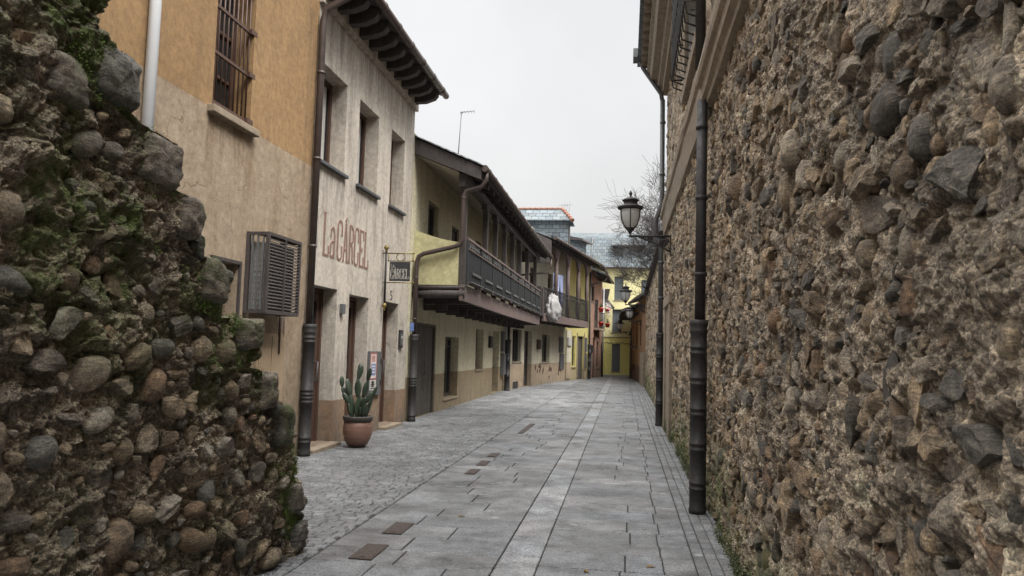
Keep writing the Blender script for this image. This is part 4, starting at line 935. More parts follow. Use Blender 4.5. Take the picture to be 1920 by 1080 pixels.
# railing bays
bays = np.linspace(16.5, 31.3, 10)
m = MB()
for z, h_ in ((4.0, .05), (3.78, .025), (3.02, .03)): m.box(F0, 16.5, 31.35, BX-.004, BX+.05, z-h_/2, z+h_/2)
obj('handrail', m, 'wood_purple', H)
for a_, b_ in zip(bays, bays[1:]):
    m = MB(); m.box(F0, a_-.022, a_+.022, BX+.002, BX+.045, 2.98, 3.97); k = int((b_-a_)/.075)
    for i in range(1, k):
        u = a_+(b_-a_)*i/k; m.box(F0, u-.017, u+.017, BX+.008, BX+.022, 3.06, 3.74)
    m.box(F0, a_+.03, b_-.03, BX-.003, BX+.004, 3.05, 3.76); obj('railing_panel', m, 'panel_dark', H)
    m = MB(); w_ = (b_-a_); m.box(F0, a_+.35*w_, a_+.95*w_, BX+.03, BX+.05, 3.25, 3.31); obj('railing_trim', m, 'pipe_grey', H); m = MB(); m.box(F0, a_+.1, b_-.1, BX+.052, BX+.13, 3.035, 3.06); obj('planter_shelf', m, 'pipe_grey', H)
    m = MB(); m.box(F0, a_+.2, b_-.2, BX+.018, BX+.03, 3.86, 3.885)
    for q in range(5): m.box(F0, a_+.2+q*.25, a_+.28+q*.25, BX+.01, BX+.04, 3.82, 3.93)
    obj('railing_frieze', m, 'pipe_grey', H)
m = MB(); m.box(F0, 31.3, 31.5, BX-.16, BX+.06, 2.98, 4.2); obj('end_post', m, 'wood_dark', H)
# soffit, roof, gutter and swan-neck downpipe
m = MB(); m.hexa([F0.p(16.1, 1.52, 5.36), F0.p(31.2, 1.52, 5.36), F0.p(31.2, -5, 8.16), F0.p(16.1, -5, 8.16), F0.p(16.1, 1.55, 5.50), F0.p(31.2, 1.55, 5.50), F0.p(31.2, -5, 8.32), F0.p(16.1, -5, 8.32)]); obj('roof', m, 'wood_dark', H)
m = MB(); m.hexa([F0.p(16.2, BX-.17, 5.42), F0.p(31, BX-.17, 5.42), F0.p(31, .01, 5.80), F0.p(16.2, .01, 5.80), F0.p(16.2, BX-.17, 5.44), F0.p(31, BX-.17, 5.44), F0.p(31, .01, 5.82), F0.p(16.2, .01, 5.82)]); obj('soffit', m, 'soffit', H)
m = MB(); m.hexa([F0.p(16.02, 1.5, 5.22), F0.p(16.098, 1.5, 5.22), F0.p(16.098, -.02, 5.82), F0.p(16.02, -.02, 5.82), F0.p(16.02, 1.5, 5.50), F0.p(16.098, 1.5, 5.50), F0.p(16.098, -.02, 6.15), F0.p(16.02, -.02, 6.15)]); obj('bargeboard', m, 'wood_dark', H)
m = MB()
for i in range(14):
    n0 = 1.55-i*.17; z_ = 5.5+(1.55-n0)*.43; m.hexa([F0.p(15.98-random.uniform(0, .04), n0, z_+.01), F0.p(16.5, n0, z_+.01), F0.p(16.5, n0-.2, z_+.1), F0.p(15.98, n0-.2, z_+.1), F0.p(15.98, n0, z_+.035), F0.p(16.5, n0, z_+.035), F0.p(16.5, n0-.2, z_+.125), F0.p(15.98, n0-.2, z_+.125)])
obj('verge_slates', m, 'slate_sill', H)
for i in range(20):
    u = 16.5+i*.75; m = MB(); m.hexa([F0.p(u-.05, 1.45, 5.25), F0.p(u+.05, 1.45, 5.25), F0.p(u+.05, BX+.03, 5.38), F0.p(u-.05, BX+.03, 5.38), F0.p(u-.05, 1.45, 5.37), F0.p(u+.05, 1.45, 5.37), F0.p(u+.05, BX+.03, 5.52), F0.p(u-.05, BX+.03, 5.52)]); obj('rafter', m, 'wood_dark', H)
obj('gutter', gutter([F0.p(16.0, 1.58, 5.46), F0.p(31.3, 1.58, 5.42)], .075), 'pipe_brown', H)
m = MB(); pts = [(1.58, 5.42), (1.58, 5.25), (1.5, 5.1), (1.3, 5.04), (1.15, 5.0), (1.1, 4.9), (1.1, 3.95), (1.05, 3.82), (.9, 3.77), (.25, 3.62), (.14, 3.56), (.10, 3.42), (.10, 1.7)]
m.tube([F0.p(16.17, n, z) for n, z in pts], .05, 10)
for n, z in ((1.1, 4.85), (.6, 3.70), (.10, 3.1), (.10, 2.2)): m.lathe(F0.p(16.17, n, z-.02), [(.056, 0), (.056, .03)], 10)
obj('downpipe', m, 'pipe_brown', H); boot(F0, 16.12, .12, 1.86, .085, 'downpipe_boot', H, rings=(.05, .42, .48))
m = MB(); m.tube([F0.p(31.25, 1.58, 5.38), F0.p(31.25, 1.58, 4.95), F0.p(31.2, 1.4, 4.75), F0.p(30.6, .1, 4.55), F0.p(30.55, .06, 4.3), F0.p(30.5, .06, 2.2)], .045, 8); obj('downpipe', m, 'pipe_brown', H)
# roof lucarne on the balcony house
m = MB(); m.box(F0, 24.5, 25.6, -1.1, -.1, 6.6, 7.45); lo = obj('dormer', m, 'slate_side', H); m = MB(); m.hexa([F0.p(24.35, .12, 7.38), F0.p(25.75, .12, 7.38), F0.p(25.75, -1.3, 7.46), F0.p(24.35, -1.3, 7.46), F0.p(24.35, .12, 7.46), F0.p(25.75, .12, 7.46), F0.p(25.75, -1.3, 7.75), F0.p(24.35, -1.3, 7.75)]); obj('dormer_roof', m, 'slate_sill', lo)
# street name plate on the downpipe
m = MB(); m.box(Frame(F0.p(16.0, .10, 0)[:2], (1, 0), (0, -1)), -.045, .045, .03, .036, 1.92, 2.10); o = obj('blue_tag', m, 'blue_paint'); m = recentre(o, F0.p(16.0, .1, 1.92)); tag(o, 'small blue plate strapped to the downpipe by the garage door', 'plate')
# clotheslines
for i, (n, z) in enumerate(((1.25, 5.15), (1.45, 5.0), (.5, 5.2))):
    m = MB(); pts = [F0.p(16.5+14*k/10, n-.0*k, z-.09*math.sin(k/10*math.pi)) for k in range(11)]; m.tube(pts, .004, 4); obj('clothesline', m, 'pipe_grey', H)
# aerial
A = thing('aerial', 'thin television aerial on a tall mast above the balcony roof', 'aerial', (-4.45, 19.6, 6.4))
m = MB(); m.tube([(-4.45, 19.6, 6.25), (-4.38, 19.6, 7.86)], .014, 6); obj('mast', m, 'pipe_grey', A)
m = MB(); m.tube([(-4.42, 19.6, 7.84), (-4.02, 19.6, 7.88)], .009, 5)
for i in range(5): m.tube([(-4.36+i*.08, 19.5, 7.85), (-4.36+i*.08, 19.7, 7.85)], .005, 4)
m.tube([(-4.4, 19.6, 7.78), (-4.3, 19.55, 7.86)], .006, 4); obj('antenna_boom', m, 'pipe_grey', A)
A = thing('aerial', 'low small aerial lying just right of the tall mast on the roof', 'aerial', (-4.1, 19.7, 6.45))
m = MB(); m.tube([(-4.45, 19.7, 6.50), (-4.15, 19.7, 6.46), (-3.95, 19.7, 6.47)], .008, 5); m.tube([(-4.13, 19.7, 6.2), (-4.12, 19.7, 6.55)], .007, 5); m.tube([(-4.28, 19.6, 6.46), (-3.98, 19.8, 6.49)], .005, 4); obj('antenna_boom', m, 'pipe_grey', A)

# --- house with the second balcony
F4 = Frame((-4.5, 30.3), (.131, 1)); k4 = 1.0086
H = thing('laundry_house', 'pale house with carved balcony posts and laundry hanging out', 'house', (-6.5, 36, 0))
def U4(Y): return (Y-30.3)*k4
ops = [(U4(30.7), U4(32.1), 1.08, 2.42, .25), (U4(32.55), U4(33.85), .0, 2.4, .3), (U4(35.75), U4(37.35), 1.0, 2.32, .25), (U4(33.2), U4(34.2), 3.2, 5.2, .2), (U4(36.6), U4(37.6), 3.2, 5.3, .2), (U4(31.0), U4(31.8), 4.1, 5.1, .2)]
obj('wall', wall_mb(F4, 0.02, U4(41), -.05, 7.0, ops, depth=5), 'pale', H)
window(F4, *ops[0][:4], -.23, H, 'wood_dark', 'glass', .08, 2, (), .05, 'dressed', .04)
m = MB()
for i in range(8): u = ops[0][0]+.1+i*.165; m.tube([F4.p(u, -.03, 1.085), F4.p(u, -.03, 2.41)], .012, 5)
obj('window_grille', m, 'iron', H)
door(F4, *ops[1][:4], -.28, H, 'wood_dark'); window(F4, *ops[2][:4], -.23, H, 'wood_dark', 'glass', .08, 1, (), .04, 'dressed', .03)
door(F4, *ops[3][:4], -.18, H, 'wood_brown', True, handle=False); door(F4, *ops[4][:4], -.18, H, 'wood_brown', True, handle=False); window(F4, *ops[5][:4], -.18, H, 'wood_brown')
m = MB(); m.box(F4, U4(34.66), U4(35.2), .003, .1, 1.62, 2.06); obj('mailbox', m, 'pipe_brown', H, .006)
for z0, z1, a_, b_ in ((1.48, 2.28, 39.4, 40.35), (.62, 1.42, 39.6, 40.6)):
    m = MB(); m.box(F4, U4(a_), U4(b_), .003, .05, z0, z1); obj('meter_cabinet', m, 'cabinet', H, .006)
m = MB(); m.box(F4, U4(30.9), U4(31.6), .003, .02, .02, .28); obj('vent_grille', m, 'iron', H)
# paint flaked off the dado: irregular bare patches
m = MB(); rr = np.random.default_rng(77)
for i in range(30):
    u = rr.choice([rr.normal(U4(35.4), .35), rr.normal(U4(37.6), .55), rr.normal(U4(39.6), .25)]); z = rr.normal(.72, .2)
    if z > .93 or z < .1: continue
    k = 9; pl = [(u+math.cos(a)*rr.uniform(.03, .16), z+math.sin(a)*rr.uniform(.04, .17)) for a in np.linspace(0, 2*math.pi, k+1)[:-1]]; m = MB(); m.prism(F4, pl, .001, .003+.0004*i); obj('flaked_patch', m, 'bare_render', H)
FB = Frame((-3.35, 31.8), (.17, 1)); kb = 1.0143; BL = 8.6*kb     # balcony front line
m = MB(); m.hexa([(-4.28, 31.95, 3.0), (-3.1, 41.0, 3.0), (-1.98, 40.35, 3.0), (-3.4, 31.8, 3.0), (-4.28, 31.95, 3.1), (-3.1, 41.0, 3.1), (-1.98, 40.35, 3.1), (-3.4, 31.8, 3.1)]); obj('balcony_floor', m, 'wood_dark', H)
m = MB(); m.box(FB, 0, BL, -.08, 0.02, 2.80, 3.13); obj('balcony_beam', m, 'wood_purple', H)
for i in range(9):
    u = .35+i*1.0; m = MB(); m.box(FB, u-.09, u+.09, -1.0, -.083, 2.78, 2.995); obj('joist', m, 'wood_dark', H)
pY = [33.9, 36.05, 38.15, 40.1]
for i, Y in enumerate(pY):
    u = (Y-31.8)*kb; m = MB(); m.tube([FB.p(u, -.04, 3.1), FB.p(u, -.04, 4.4), FB.p(u, -.04, 4.45), FB.p(u, -.04, 5.6)], [.09, .085, .10, .085], 8)
    m.box(FB, u-.1, u+.1, -.12, .04, 5.6, 6.05); m.prism(FB, [(u-.5, 6.05), (u-.1, 5.55), (u+.1, 5.55), (u+.5, 6.05)], -.10, .02); obj('balcony_post', m, 'wood_purple', H)
m = MB(); m.box(FB, -.3, BL+.2, -.13, .03, 6.053, 6.2); obj('wall_plate', m, 'wood_dark', H)
m = MB()
for z in (3.22, 4.02, 4.2): m.box(FB, 0, BL, -.02, .02, z-.018, z+.018)
obj('handrail', m, 'iron', H)
for i in range(4):
    a_, b_ = BL*i/4, BL*(i+1)/4; m = MB(); k = int((b_-a_)/.13)
    for q in range(k+1): u = a_+.03+(b_-a_-.06)*q/k; m.box(FB, u-.011, u+.011, -.011, .011, 3.13, 4.2); m.box(FB, u-.03, u+.03, -.008, .008, 3.55, 3.6)
    obj('railing_panel', m, 'iron', H)
m = MB(); m.box(FB, -.25, .0, -.9, .03, 3.0, 4.15); obj('partition', m, 'wood_dark', H)
# eaves and roof of both far houses follow the bend
E1, E2, E3 = (-2.95, 31.6), (-1.28, 41.3), (-.80, 49.0)
def roof_run(name, a, b, ze, wa, wb, rise, parent, mat):
    m = MB(); q = [(a[0], a[1], ze), (b[0], b[1], ze), (wb[0], wb[1], ze+rise), (wa[0], wa[1], ze+rise)]
    m.hexa([(x, y_, z-.12) for x, y_, z in q]+[(x, y_, z) for x, y_, z in q]); return obj(name, m, mat, parent)
roof_run('roof', E1, E2, 6.32, (-8.6, 32.3), (-6.6, 42.2), 2.3, H, 'slate_front')
obj('gutter', gutter([(E1[0]+.05, E1[1], 6.25), (E2[0]+.05, E2[1], 6.2)], .08), 'pipe_brown', H)
d4 = Vector((E2[0]-E1[0], E2[1]-E1[1])); 
for i in range(16):
    f_ = (i+.5)/16; x, y_ = E1[0]+d4.x*f_, E1[1]+d4.y*f_; m = MB(); m.hexa([(x-.02, y_-.06, 6.05), (x-.02, y_+.06, 6.05), (x-.75, y_+.06, 6.25), (x-.75, y_-.06, 6.25), (x-.02, y_-.06, 6.17), (x-.02, y_+.06, 6.17), (x-.75, y_+.06, 6.5), (x-.75, y_-.06, 6.5)]); obj('rafter', m, 'wood_dark', H)
# gable wall above the first house's roof
m = MB(); m.add([(-4.42, 31.2, 5.2), (-3.05, 31.5, 5.2), (-3.05, 31.5, 6.15), (-4.42, 31.2, 6.75), (-4.42, 31.35, 5.2), (-3.05, 31.65, 5.2), (-3.05, 31.65, 6.15), (-4.42, 31.35, 6.75)], [(0, 1, 2, 3), (7, 6, 5, 4), (0, 4, 5, 1), (1, 5, 6, 2), (2, 6, 7, 3), (3, 7, 4, 0)]); obj('gable_boards', m, 'wood_dark', H)
# slate dormer with red ridge tiles
dm = MB(); dm.add([(-4.9, 36.0, 7.35), (-2.72, 36.0, 6.45), (-2.72, 36.0, 7.75), (-4.9, 36.0, 7.75), (-4.9, 37.5, 7.35), (-2.72, 37.5, 6.45), (-2.72, 37.5, 7.75), (-4.9, 37.5, 7.75)], [(0, 1, 2, 3), (1, 5, 6, 2), (5, 4, 7, 6), (4, 0, 3, 7), (3, 2, 6, 7), (0, 4, 5, 1)]); D = obj('dormer', dm, 'slate_side', H)
m = MB(); ea = [(-4.95, 35.8, 7.72), (-2.5, 35.8, 7.72), (-2.5, 37.7, 7.72), (-4.95, 37.7, 7.72)]; r0, r1 = (-5.2, 36.75, 8.42), (-3.05, 36.75, 8.42)
m.add(ea+[r0, r1], [(0, 1, 5, 4), (1, 2, 5), (2, 3, 4, 5), (0, 4, 3), (3, 2, 1, 0)]); obj('dormer_roof', m, 'slate_side', D)
m = MB(); 
for i in range(8): x0 = -5.2+i*.27; m.tube([(x0, 36.75, 8.43), (x0+.29, 36.75, 8.44)], [.06, .075], 8)
for i in range(5): f0, f1 = i/5, (i+1.1)/5; m.tube([tuple(Vector(r1).lerp(Vector(ea[1]), f0)), tuple(Vector(r1).lerp(Vector(ea[1]), f1))], [.08, .1], 8)
obj('ridge_tiles', m, 'terracotta', D)
m = MB(); m.box(Frame((-2.72, 36.0), (0, 1), (1, 0)), .35, 1.2, .003, .03, 6.75, 7.6); obj('dormer_window', m, 'wood_dark', D)
m = MB()
for i in range(4): x = -3.15+i*.13; m.tube([(x, 37.0, 8.3), (x+.06, 37.0, 8.75+.07*(i % 2))], .008, 4); m.tube([(x-.12, 37, 8.62+.05*(i % 2)), (x+.2, 37, 8.68)], .006, 4)
for nm in ('roof_aerial',): tag(recentre(obj(nm, m, 'pipe_grey'), (-3.0, 37, 8.3)), 'tangle of thin aerials behind the red hip tiles of the dormer', 'aerial')
# laundry and wrapped bundle
def cloth(name, F, u0, u1, n, zt, zb, mat, label, group=None, k=18, rows=12):
    vs = []; 
    for side in (0, .012):
        for j in range(rows+1):
            for i in range(k+1):
                f_ = j/rows; u = u0+(u1-u0)*(i/k)*(1-.12*f_)+.03*f_; w_ = .05*math.sin(i*1.3+2*f_)*(.4+f_)+.02*math.sin(i*2.9)
                vs.append(F.p(u, n+w_+side, zt+(zb-zt)*f_*(1+.05*math.sin(i*.8))))
    n1 = (k+1)*(rows+1); fs = []
    for o_ in (0, n1):
        for j in range(rows):
            for i in range(k): a_ = o_+j*(k+1)+i; fs.append((a_, a_+1, a_+k+2, a_+k+1))
    for i in range(k): fs.append((i, i+1, n1+i+1, n1+i)); b_ = rows*(k+1)+i; fs.append((b_, b_+1, n1+b_+1, n1+b_))
    m = MB(); m.add(vs, fs, True); o = obj(name, m, mat); recentre(o, F.p((u0+u1)/2, n, zb)); tag(o, label, 'laundry', group); return o
cloth('hanging_towel', FB, 2.35, 3.55, -.25, 5.05, 3.55, 'cloth_blue', 'wide pale blue towel hanging near the first carved post', 'laundry on the balcony')
cloth('hanging_shirt', FB, 3.75, 4.35, -.3, 5.1, 3.7, 'cloth_blue', 'narrow blue shirt hanging against the second carved post', 'laundry on the balcony')
dv4, df4 = ICO[4]; th_ = np.arctan2(dv4[:, 1], dv4[:, 0]); zz_ = dv4[:, 2]; fo_ = 1+.07*np.sin(th_*11+zz_*2)*np.clip(1-zz_**2, 0, 1)+.05*np.sin(th_*23+1+zz_*3); p = dv4*np.array([.26, .74, .60])*np.stack([fo_*(1-.25*zz_), fo_*(1-.25*zz_), np.ones_like(fo_)], 1); p = p*(1+.16*fbm(dv4*np.array([4, 4, 2.2]), 4, 5, .65)[:, None]-.08*np.abs(vnoise(dv4*np.array([7, 9, 3.]), 8))[:, None]); p = p@np.array([[1, 0, 0], [.17, .985, 0], [0, 0, 1]])+np.array([-3.06, 32.9, 3.42])
m = MB(); m.add(p, [tuple(x) for x in df4], True); o = obj('wrapped_bundle', m, 'cloth_white'); recentre(o, (-3.02, 33.0, 2.85)); tag(o, 'round bundle wrapped in white lacy cloth hung on the balcony rail', 'bundle')

# --- narrow straw-coloured house
F5 = Frame((-3.1, 41.0), (.275, 1)); k5 = 1.037
def U5(Y): return (Y-41.0)*k5
H = thing('straw_house', 'narrow straw yellow house with a faded wooden door', 'house', (-5, 43, 0))
ops = [(U5(42.05), U5(42.6), .72, 2.4, .12), (U5(42.95), U5(44.0), 0, 2.42, .2), (U5(42.6), U5(43.3), 3.9, 5.2, .15)]
obj('wall', wall_mb(F5, .03, U5(45.0), -.05, 6.9, ops, depth=5), 'straw', H)
window(F5, *ops[0][:4], -.11, H, 'straw', 'glass', .06, 0, (), .06, 'dressed', .05); door(F5, *ops[1][:4], -.18, H, 'wood_door', False, 1, True, 6); window(F5, *ops[2][:4], -.13, H, 'wood_brown')
m = MB(); m.box(F5, .08, .82, .003, .05, .1, 2.72); obj('doorcase', m, 'pale', H); m = MB(); m.box(F5, .15, .75, .05, .12, 1.85, 2.3); obj('meter_box', m, 'curtain', H, .01)
for z0, z1 in ((1.55, 2.35), (.62, 1.45)):
    m = MB(); m.box(F5, U5(44.12), U5(44.4), .003, .08, z0, z1); obj('meter_cabinet', m, 'cabinet', H)
m = MB(); m.tube([F5.p(U5(44.75), .08, 6.2), F5.p(U5(44.75), .08, 1.6)], .05, 8); obj('downpipe', m, 'pipe_grey', H); boot(F5, U5(44.75), .10, 2.0, .09, 'downpipe_boot', H)
m = MB(); m.box(F5, U5(44.0)+.02, U5(44.1), .003, .03, .0, 2.6); m.box(F5, U5(42.8), U5(42.93), .003, .03, 0, 2.6); obj('door_jambs', m, 'dressed', H)
roof_run('roof', (E2[0]+.01, E2[1]+.03), (-1.1, 44.9), 6.3, (-6.5, 42.3), (-5.8, 46), 2.1, H, 'slate_front')
obj('gutter', gutter([(E2[0]+.06, E2[1]+.1, 6.2), (-1.04, 44.9, 6.17)], .08), 'pipe_brown', H)
m = MB(); m.box(F5, 1.2, 2.6, -1.6, .2, 6.95, 7.75); D = obj('dormer', m, 'slate_side', H); m = MB(); m.hexa([F5.p(1.0, .55, 7.62), F5.p(2.8, .55, 7.62), F5.p(2.8, -1.7, 7.85), F5.p(1.0, -1.7, 7.85), F5.p(1.0, .5, 7.74), F5.p(2.8, .5, 7.74), F5.p(2.8, -1.7, 8.25), F5.p(1.0, -1.7, 8.25)]); obj('dormer_roof', m, 'wood_dark', D)
m = MB(); m.tube([F5.p(1.0, -1.5, 8.25), F5.p(2.8, -1.5, 8.25)], .09, 8); obj('ridge_tiles', m, 'terracotta', D)

# --- rose house
F6 = Frame((-2.0, 45.05), (.133, 1)); k6 = 1.0088
def U6(Y): return (Y-45.05)*k6
H = thing('rose_house', 'dusty pink house with red flowerpots at its upper window', 'house', (-4, 47, 0))
ops = [(U6(45.5), U6(46.4), 4.55, 5.5, .15), (U6(46.6), U6(47.9), 3.0, 4.75, .15), (U6(46.2), U6(47.0), 0, 2.42, .18), (U6(47.5), U6(48.3), .6, 2.2, .15)]
obj('wall', wall_mb(F6, .02, U6(49.4), -.05, 6.4, ops, depth=5), 'rose', H)
window(F6, *ops[0][:4], -.13, H, 'wood_dark', 'glass', .06, 0, (), .06, 'dressed', .04); door(F6, *ops[1][:4], -.13, H, 'wood_dark', True, 2, False); door(F6, *ops[2][:4], -.16, H, 'wood_brown'); window(F6, *ops[3][:4], -.13, H, 'wood_brown', 'glass', .07, 0, (), .06, 'dressed', .04)
m = MB(); m.box(F6, U6(46.3), U6(48.4), .003, .36, 2.86, 2.98); obj('balcony_slab', m, 'dressed', H, .01)
m = MB()
for z in (3.06, 3.95): m.tube([F6.p(U6(46.35), .02, z), F6.p(U6(46.35), .33, z), F6.p(U6(48.35), .33, z), F6.p(U6(48.35), .02, z)], .015, 5)
for i in range(15): u = U6(46.35)+i*2.0/14; m.tube([F6.p(u, .33, 2.98), F6.p(u, .33, 3.95)], .01, 4)
obj('railing', m, 'iron', H)
m = MB(); m.box(F6, U6(45.6), U6(45.9), .003, .1, 1.5, 1.95); obj('mailbox', m, 'iron', H); m = MB(); m.box(F6, U6(45.3), U6(45.55), .003, .06, .6, 1.4); obj('meter_cabinet', m, 'cabinet', H)
m = MB(); m.tube([F6.p(U6(49.3), .09, 5.6), F6.p(U6(49.3), .09, 1.5)], .06, 8); obj('downpipe', m, 'pipe_white', H); m = MB(); m.tube([F6.p(U6(49.15), .1, 2.2), F6.p(U6(49.15), .1, .0)], .06, 8); obj('downpipe_boot', m, 'iron', H)
roof_run('roof', (-1.1, 45.0), E3, 6.15, (-5.8, 46.1), (-5, 50), 2.0, H, 'slate_front')
obj('gutter', gutter([(-1.04, 45.0, 6.05), (E3[0]+.05, E3[1], 5.95)], .08), 'pipe_brown', H)
for i in range(7):
    f_ = (i+.4)/7; x, y_ = -1.1+(.3)*f_, 45+4*f_; m = MB(); m.hexa([(x-.02, y_-.06, 5.86), (x-.02, y_+.06, 5.86), (x-.75, y_+.06, 6.0), (x-.75, y_-.06, 6.0), (x-.02, y_-.06, 5.99), (x-.02, y_+.06, 5.99), (x-.75, y_+.06, 6.2), (x-.75, y_-.06, 6.2)]); obj('rafter', m, 'wood_dark', H)
m = MB(); m.tube([(-1.05, 45.3, 6.0), (-1.15, 45.25, 5.75), (-1.9, 45.1, 5.5), (-2.0, 45.05, 5.3)], .05, 8); obj('gutter_outlet', m, 'pipe_brown', H)
# low dark eaves bracket at the end of the rose house
m = MB(); FE = Frame((-1.5, 49.42), (1, .05), (0, -1)); m.prism(FE, [(.08, 5.6), (.55, 5.6), (.42, 4.95), (.86, 4.42), (.80, 4.32), (.30, 4.45), (.08, 4.9)], -.5, .0); obj('eaves_bracket', m, 'wood_dark', H)
gp = 'red pots on the pink house balcony'
for i, (Y, n, z, lab) in enumerate(((46.45, .42, 3.95, 'upper red pot at the near end of the pink house balcony'), (48.5, .50, 4.0, 'upper red pot at the far end under white blossom'),
                              (46.5, .42, 3.1, 'lower red pot at the near end of the pink house balcony'), (48.5, .50, 3.1, 'lower red pot at the far end of the pink house balcony'))):
    c = F6.p(U6(Y), n, z); P = thing('flowerpot', lab, 'flowerpot', c, gp); m = MB(); m.lathe(c, [(.07, 0), (.11, .02), (.15, .19), (.17, .20), (.17, .26), (.14, .26)], 14); obj('pot', m, 'red_pot', P)
    r_ = np.random.default_rng(i); v_, f_ = leaf_clump([((c[0], c[1], c[2]+.30), (0, 0, 1))], 90 if i != 1 else 260, .08 if i != 1 else .2, .08, r_); m = MB(); m.add(v_, f_); obj('blossom' if i == 1 else 'leaves', m, 'white_flower' if i == 1 else 'plant', P)

# --- lemon house closing the street
FN = Frame((-3.2, 50.2), (1, .035), (0, -1))
H = thing('lemon_house', 'lemon yellow corner house with a slate mansard roof closing the street', 'house', (1, 55, 0))
ops = [(2.42, 2.95, .30, 2.12, .2), (2.42, 3.0, 2.85, 4.35, .2), (2.52, 3.1, 4.95, 6.5, .2), (4.25, 4.9, 4.85, 6.3, .2), (4.3, 4.9, 2.9, 4.3, .2), (.3, .9, 4.9, 6.4, .2)]
obj('wall', wall_mb(FN, -1.5, 9.5, -.05, 7.1, ops, depth=7), 'lemon', H)
for o_ in ops: window(FN, *o_[:4], -.18, H, 'cabinet', 'glass_pale', .05, 1, (o_[2]+(o_[3]-o_[2])*.42,), .05, 'dressed', .04)
m = MB(); m.prism(FN, [(1.0+.1*i, 2.12+.05*math.sin(i*1.9)+.03*math.sin(i*.7)) for i in range(28)]+[(1.0+.1*i, 2.18+.05*math.sin(i*1.9)+.03*math.sin(i*.7)) for i in reversed(range(28))], .003, .012); obj('painted_garland', m, 'dressed', H)
m = MB(); m.box(FN, -1.5, 9.5, .002, .03, 2.5, 2.56); obj('band', m, 'dressed', H); m = MB(); m.box(FN, 1.3, 3.9, .003, .1, .0, .12); obj('plinth', m, 'curtain', H)
m = MB(); q = [FN.p(-1.6, .3, 7.1), FN.p(9.6, .3, 7.1), FN.p(9.6, -1.5, 9.25), FN.p(-1.6, -1.5, 9.25)]; m.hexa([(x, y_, z-.12) for x, y_, z in q]+q); m.hexa([(x, y_, z-.1) for x, y_, z in (q[3], q[2], FN.p(9.6, -5, 10.1), FN.p(-1.6, -5, 10.1))]+[(x, y_, z+.002) for x, y_, z in (q[3], q[2], FN.p(9.6, -5, 10.1), FN.p(-1.6, -5, 10.1))]); obj('roof', m, 'slate_roof', H)
obj('gutter', gutter([FN.p(-1.6, .36, 7.06), FN.p(9.6, .36, 7.06)], .07), 'pipe_grey', H)
m = MB(); m.box(FN, 2.55, 4.3, -1.6, -.25, 7.6, 8.55); D = obj('dormer', m, 'slate_roof', H); m = MB(); m.hexa([FN.p(2.3, -.02, 8.5), FN.p(4.55, -.02, 8.5), FN.p(4.55, -1.7, 8.75), FN.p(2.3, -1.7, 8.75), FN.p(2.3, -.02, 8.6), FN.p(4.55, -.02, 8.6), FN.p(4.55, -1.7, 9.0), FN.p(2.3, -1.7, 9.0)]); obj('dormer_roof', m, 'slate_sill', D)
m = MB(); m.box(FN, 3.05, 3.9, -.248, -.22, 7.75, 8.4); obj('dormer_window', m, 'glass_pale', D)
m = MB(); m.tube([FN.p(1.0, .33, 7.14), FN.p(1.0, -1.5, 9.3)], .05, 6); obj('ridge_flashing', m, 'pipe_grey', H)

# --- brown house on the right, beyond the garden wall
FW = Frame((1.02, 36.9), (-.05, 1), (-1, 0))
H = thing('brown_house', 'brown house with deep overhanging eaves past the garden wall', 'house', (3, 43, 0))
ops = [(6.0, 7.2, 2.0, 3.4, .15), (8.6, 9.6, 1.9, 3.4, .15), (8.4, 9.5, .5, 1.7, .15), (3.2, 4.2, 2.0, 3.3, .15)]
obj('wall', wall_mb(FW, 0.05, 12.0, -.05, 4.4, ops, depth=6), 'brick_brown', H)
for o_ in ops: window(FW, *o_[:4], -.13, H, 'wood_dark', 'glass', .06, 1)
door(FW, 10.5, 11.6, 0, 2.3, .003, H, 'wood_brown', handle=False)
m = MB(); m.box(FW, .1, 2.3, .003, .12, 0, 1.6); obj('stone_pier', m, 'dressed', H)
m = MB(); m.box(FW, 5.9, 7.3, .003, .32, 1.85, 1.95)
for i in range(9): u = 5.95+i*.16; m.tube([FW.p(u, .3, 1.95), FW.p(u, .3, 2.9)], .012, 4)
m.box(FW, 5.9, 7.3, .28, .32, 2.88, 2.93); obj('balcony', m, 'wood_dark', H)
m = MB(); m.hexa([FW.p(5.0, .95, 3.75), FW.p(13.3, .72, 3.75), FW.p(13.3, -5, 5.9), FW.p(5.0, -5, 5.9), FW.p(5.0, .95, 3.9), FW.p(13.3, .72, 3.9), FW.p(13.3, -5, 6.1), FW.p(5.0, -5, 6.1)]); m.hexa([FW.p(0, .25, 4.3), FW.p(4.99, .6, 4.15), FW.p(4.99, -5, 6.0), FW.p(0, -5, 6.0), FW.p(0, .25, 4.42), FW.p(4.99, .6, 4.27), FW.p(4.99, -5, 6.2), FW.p(0, -5, 6.2)]); obj('roof', m, 'wood_dark', H)
for i in range(14):
    u = 5.2+i*.58; m = MB(); m.box(FW, u-.05, u+.05, .003, .68, 3.62, 3.76); obj('rafter', m, 'wood_dark', H)

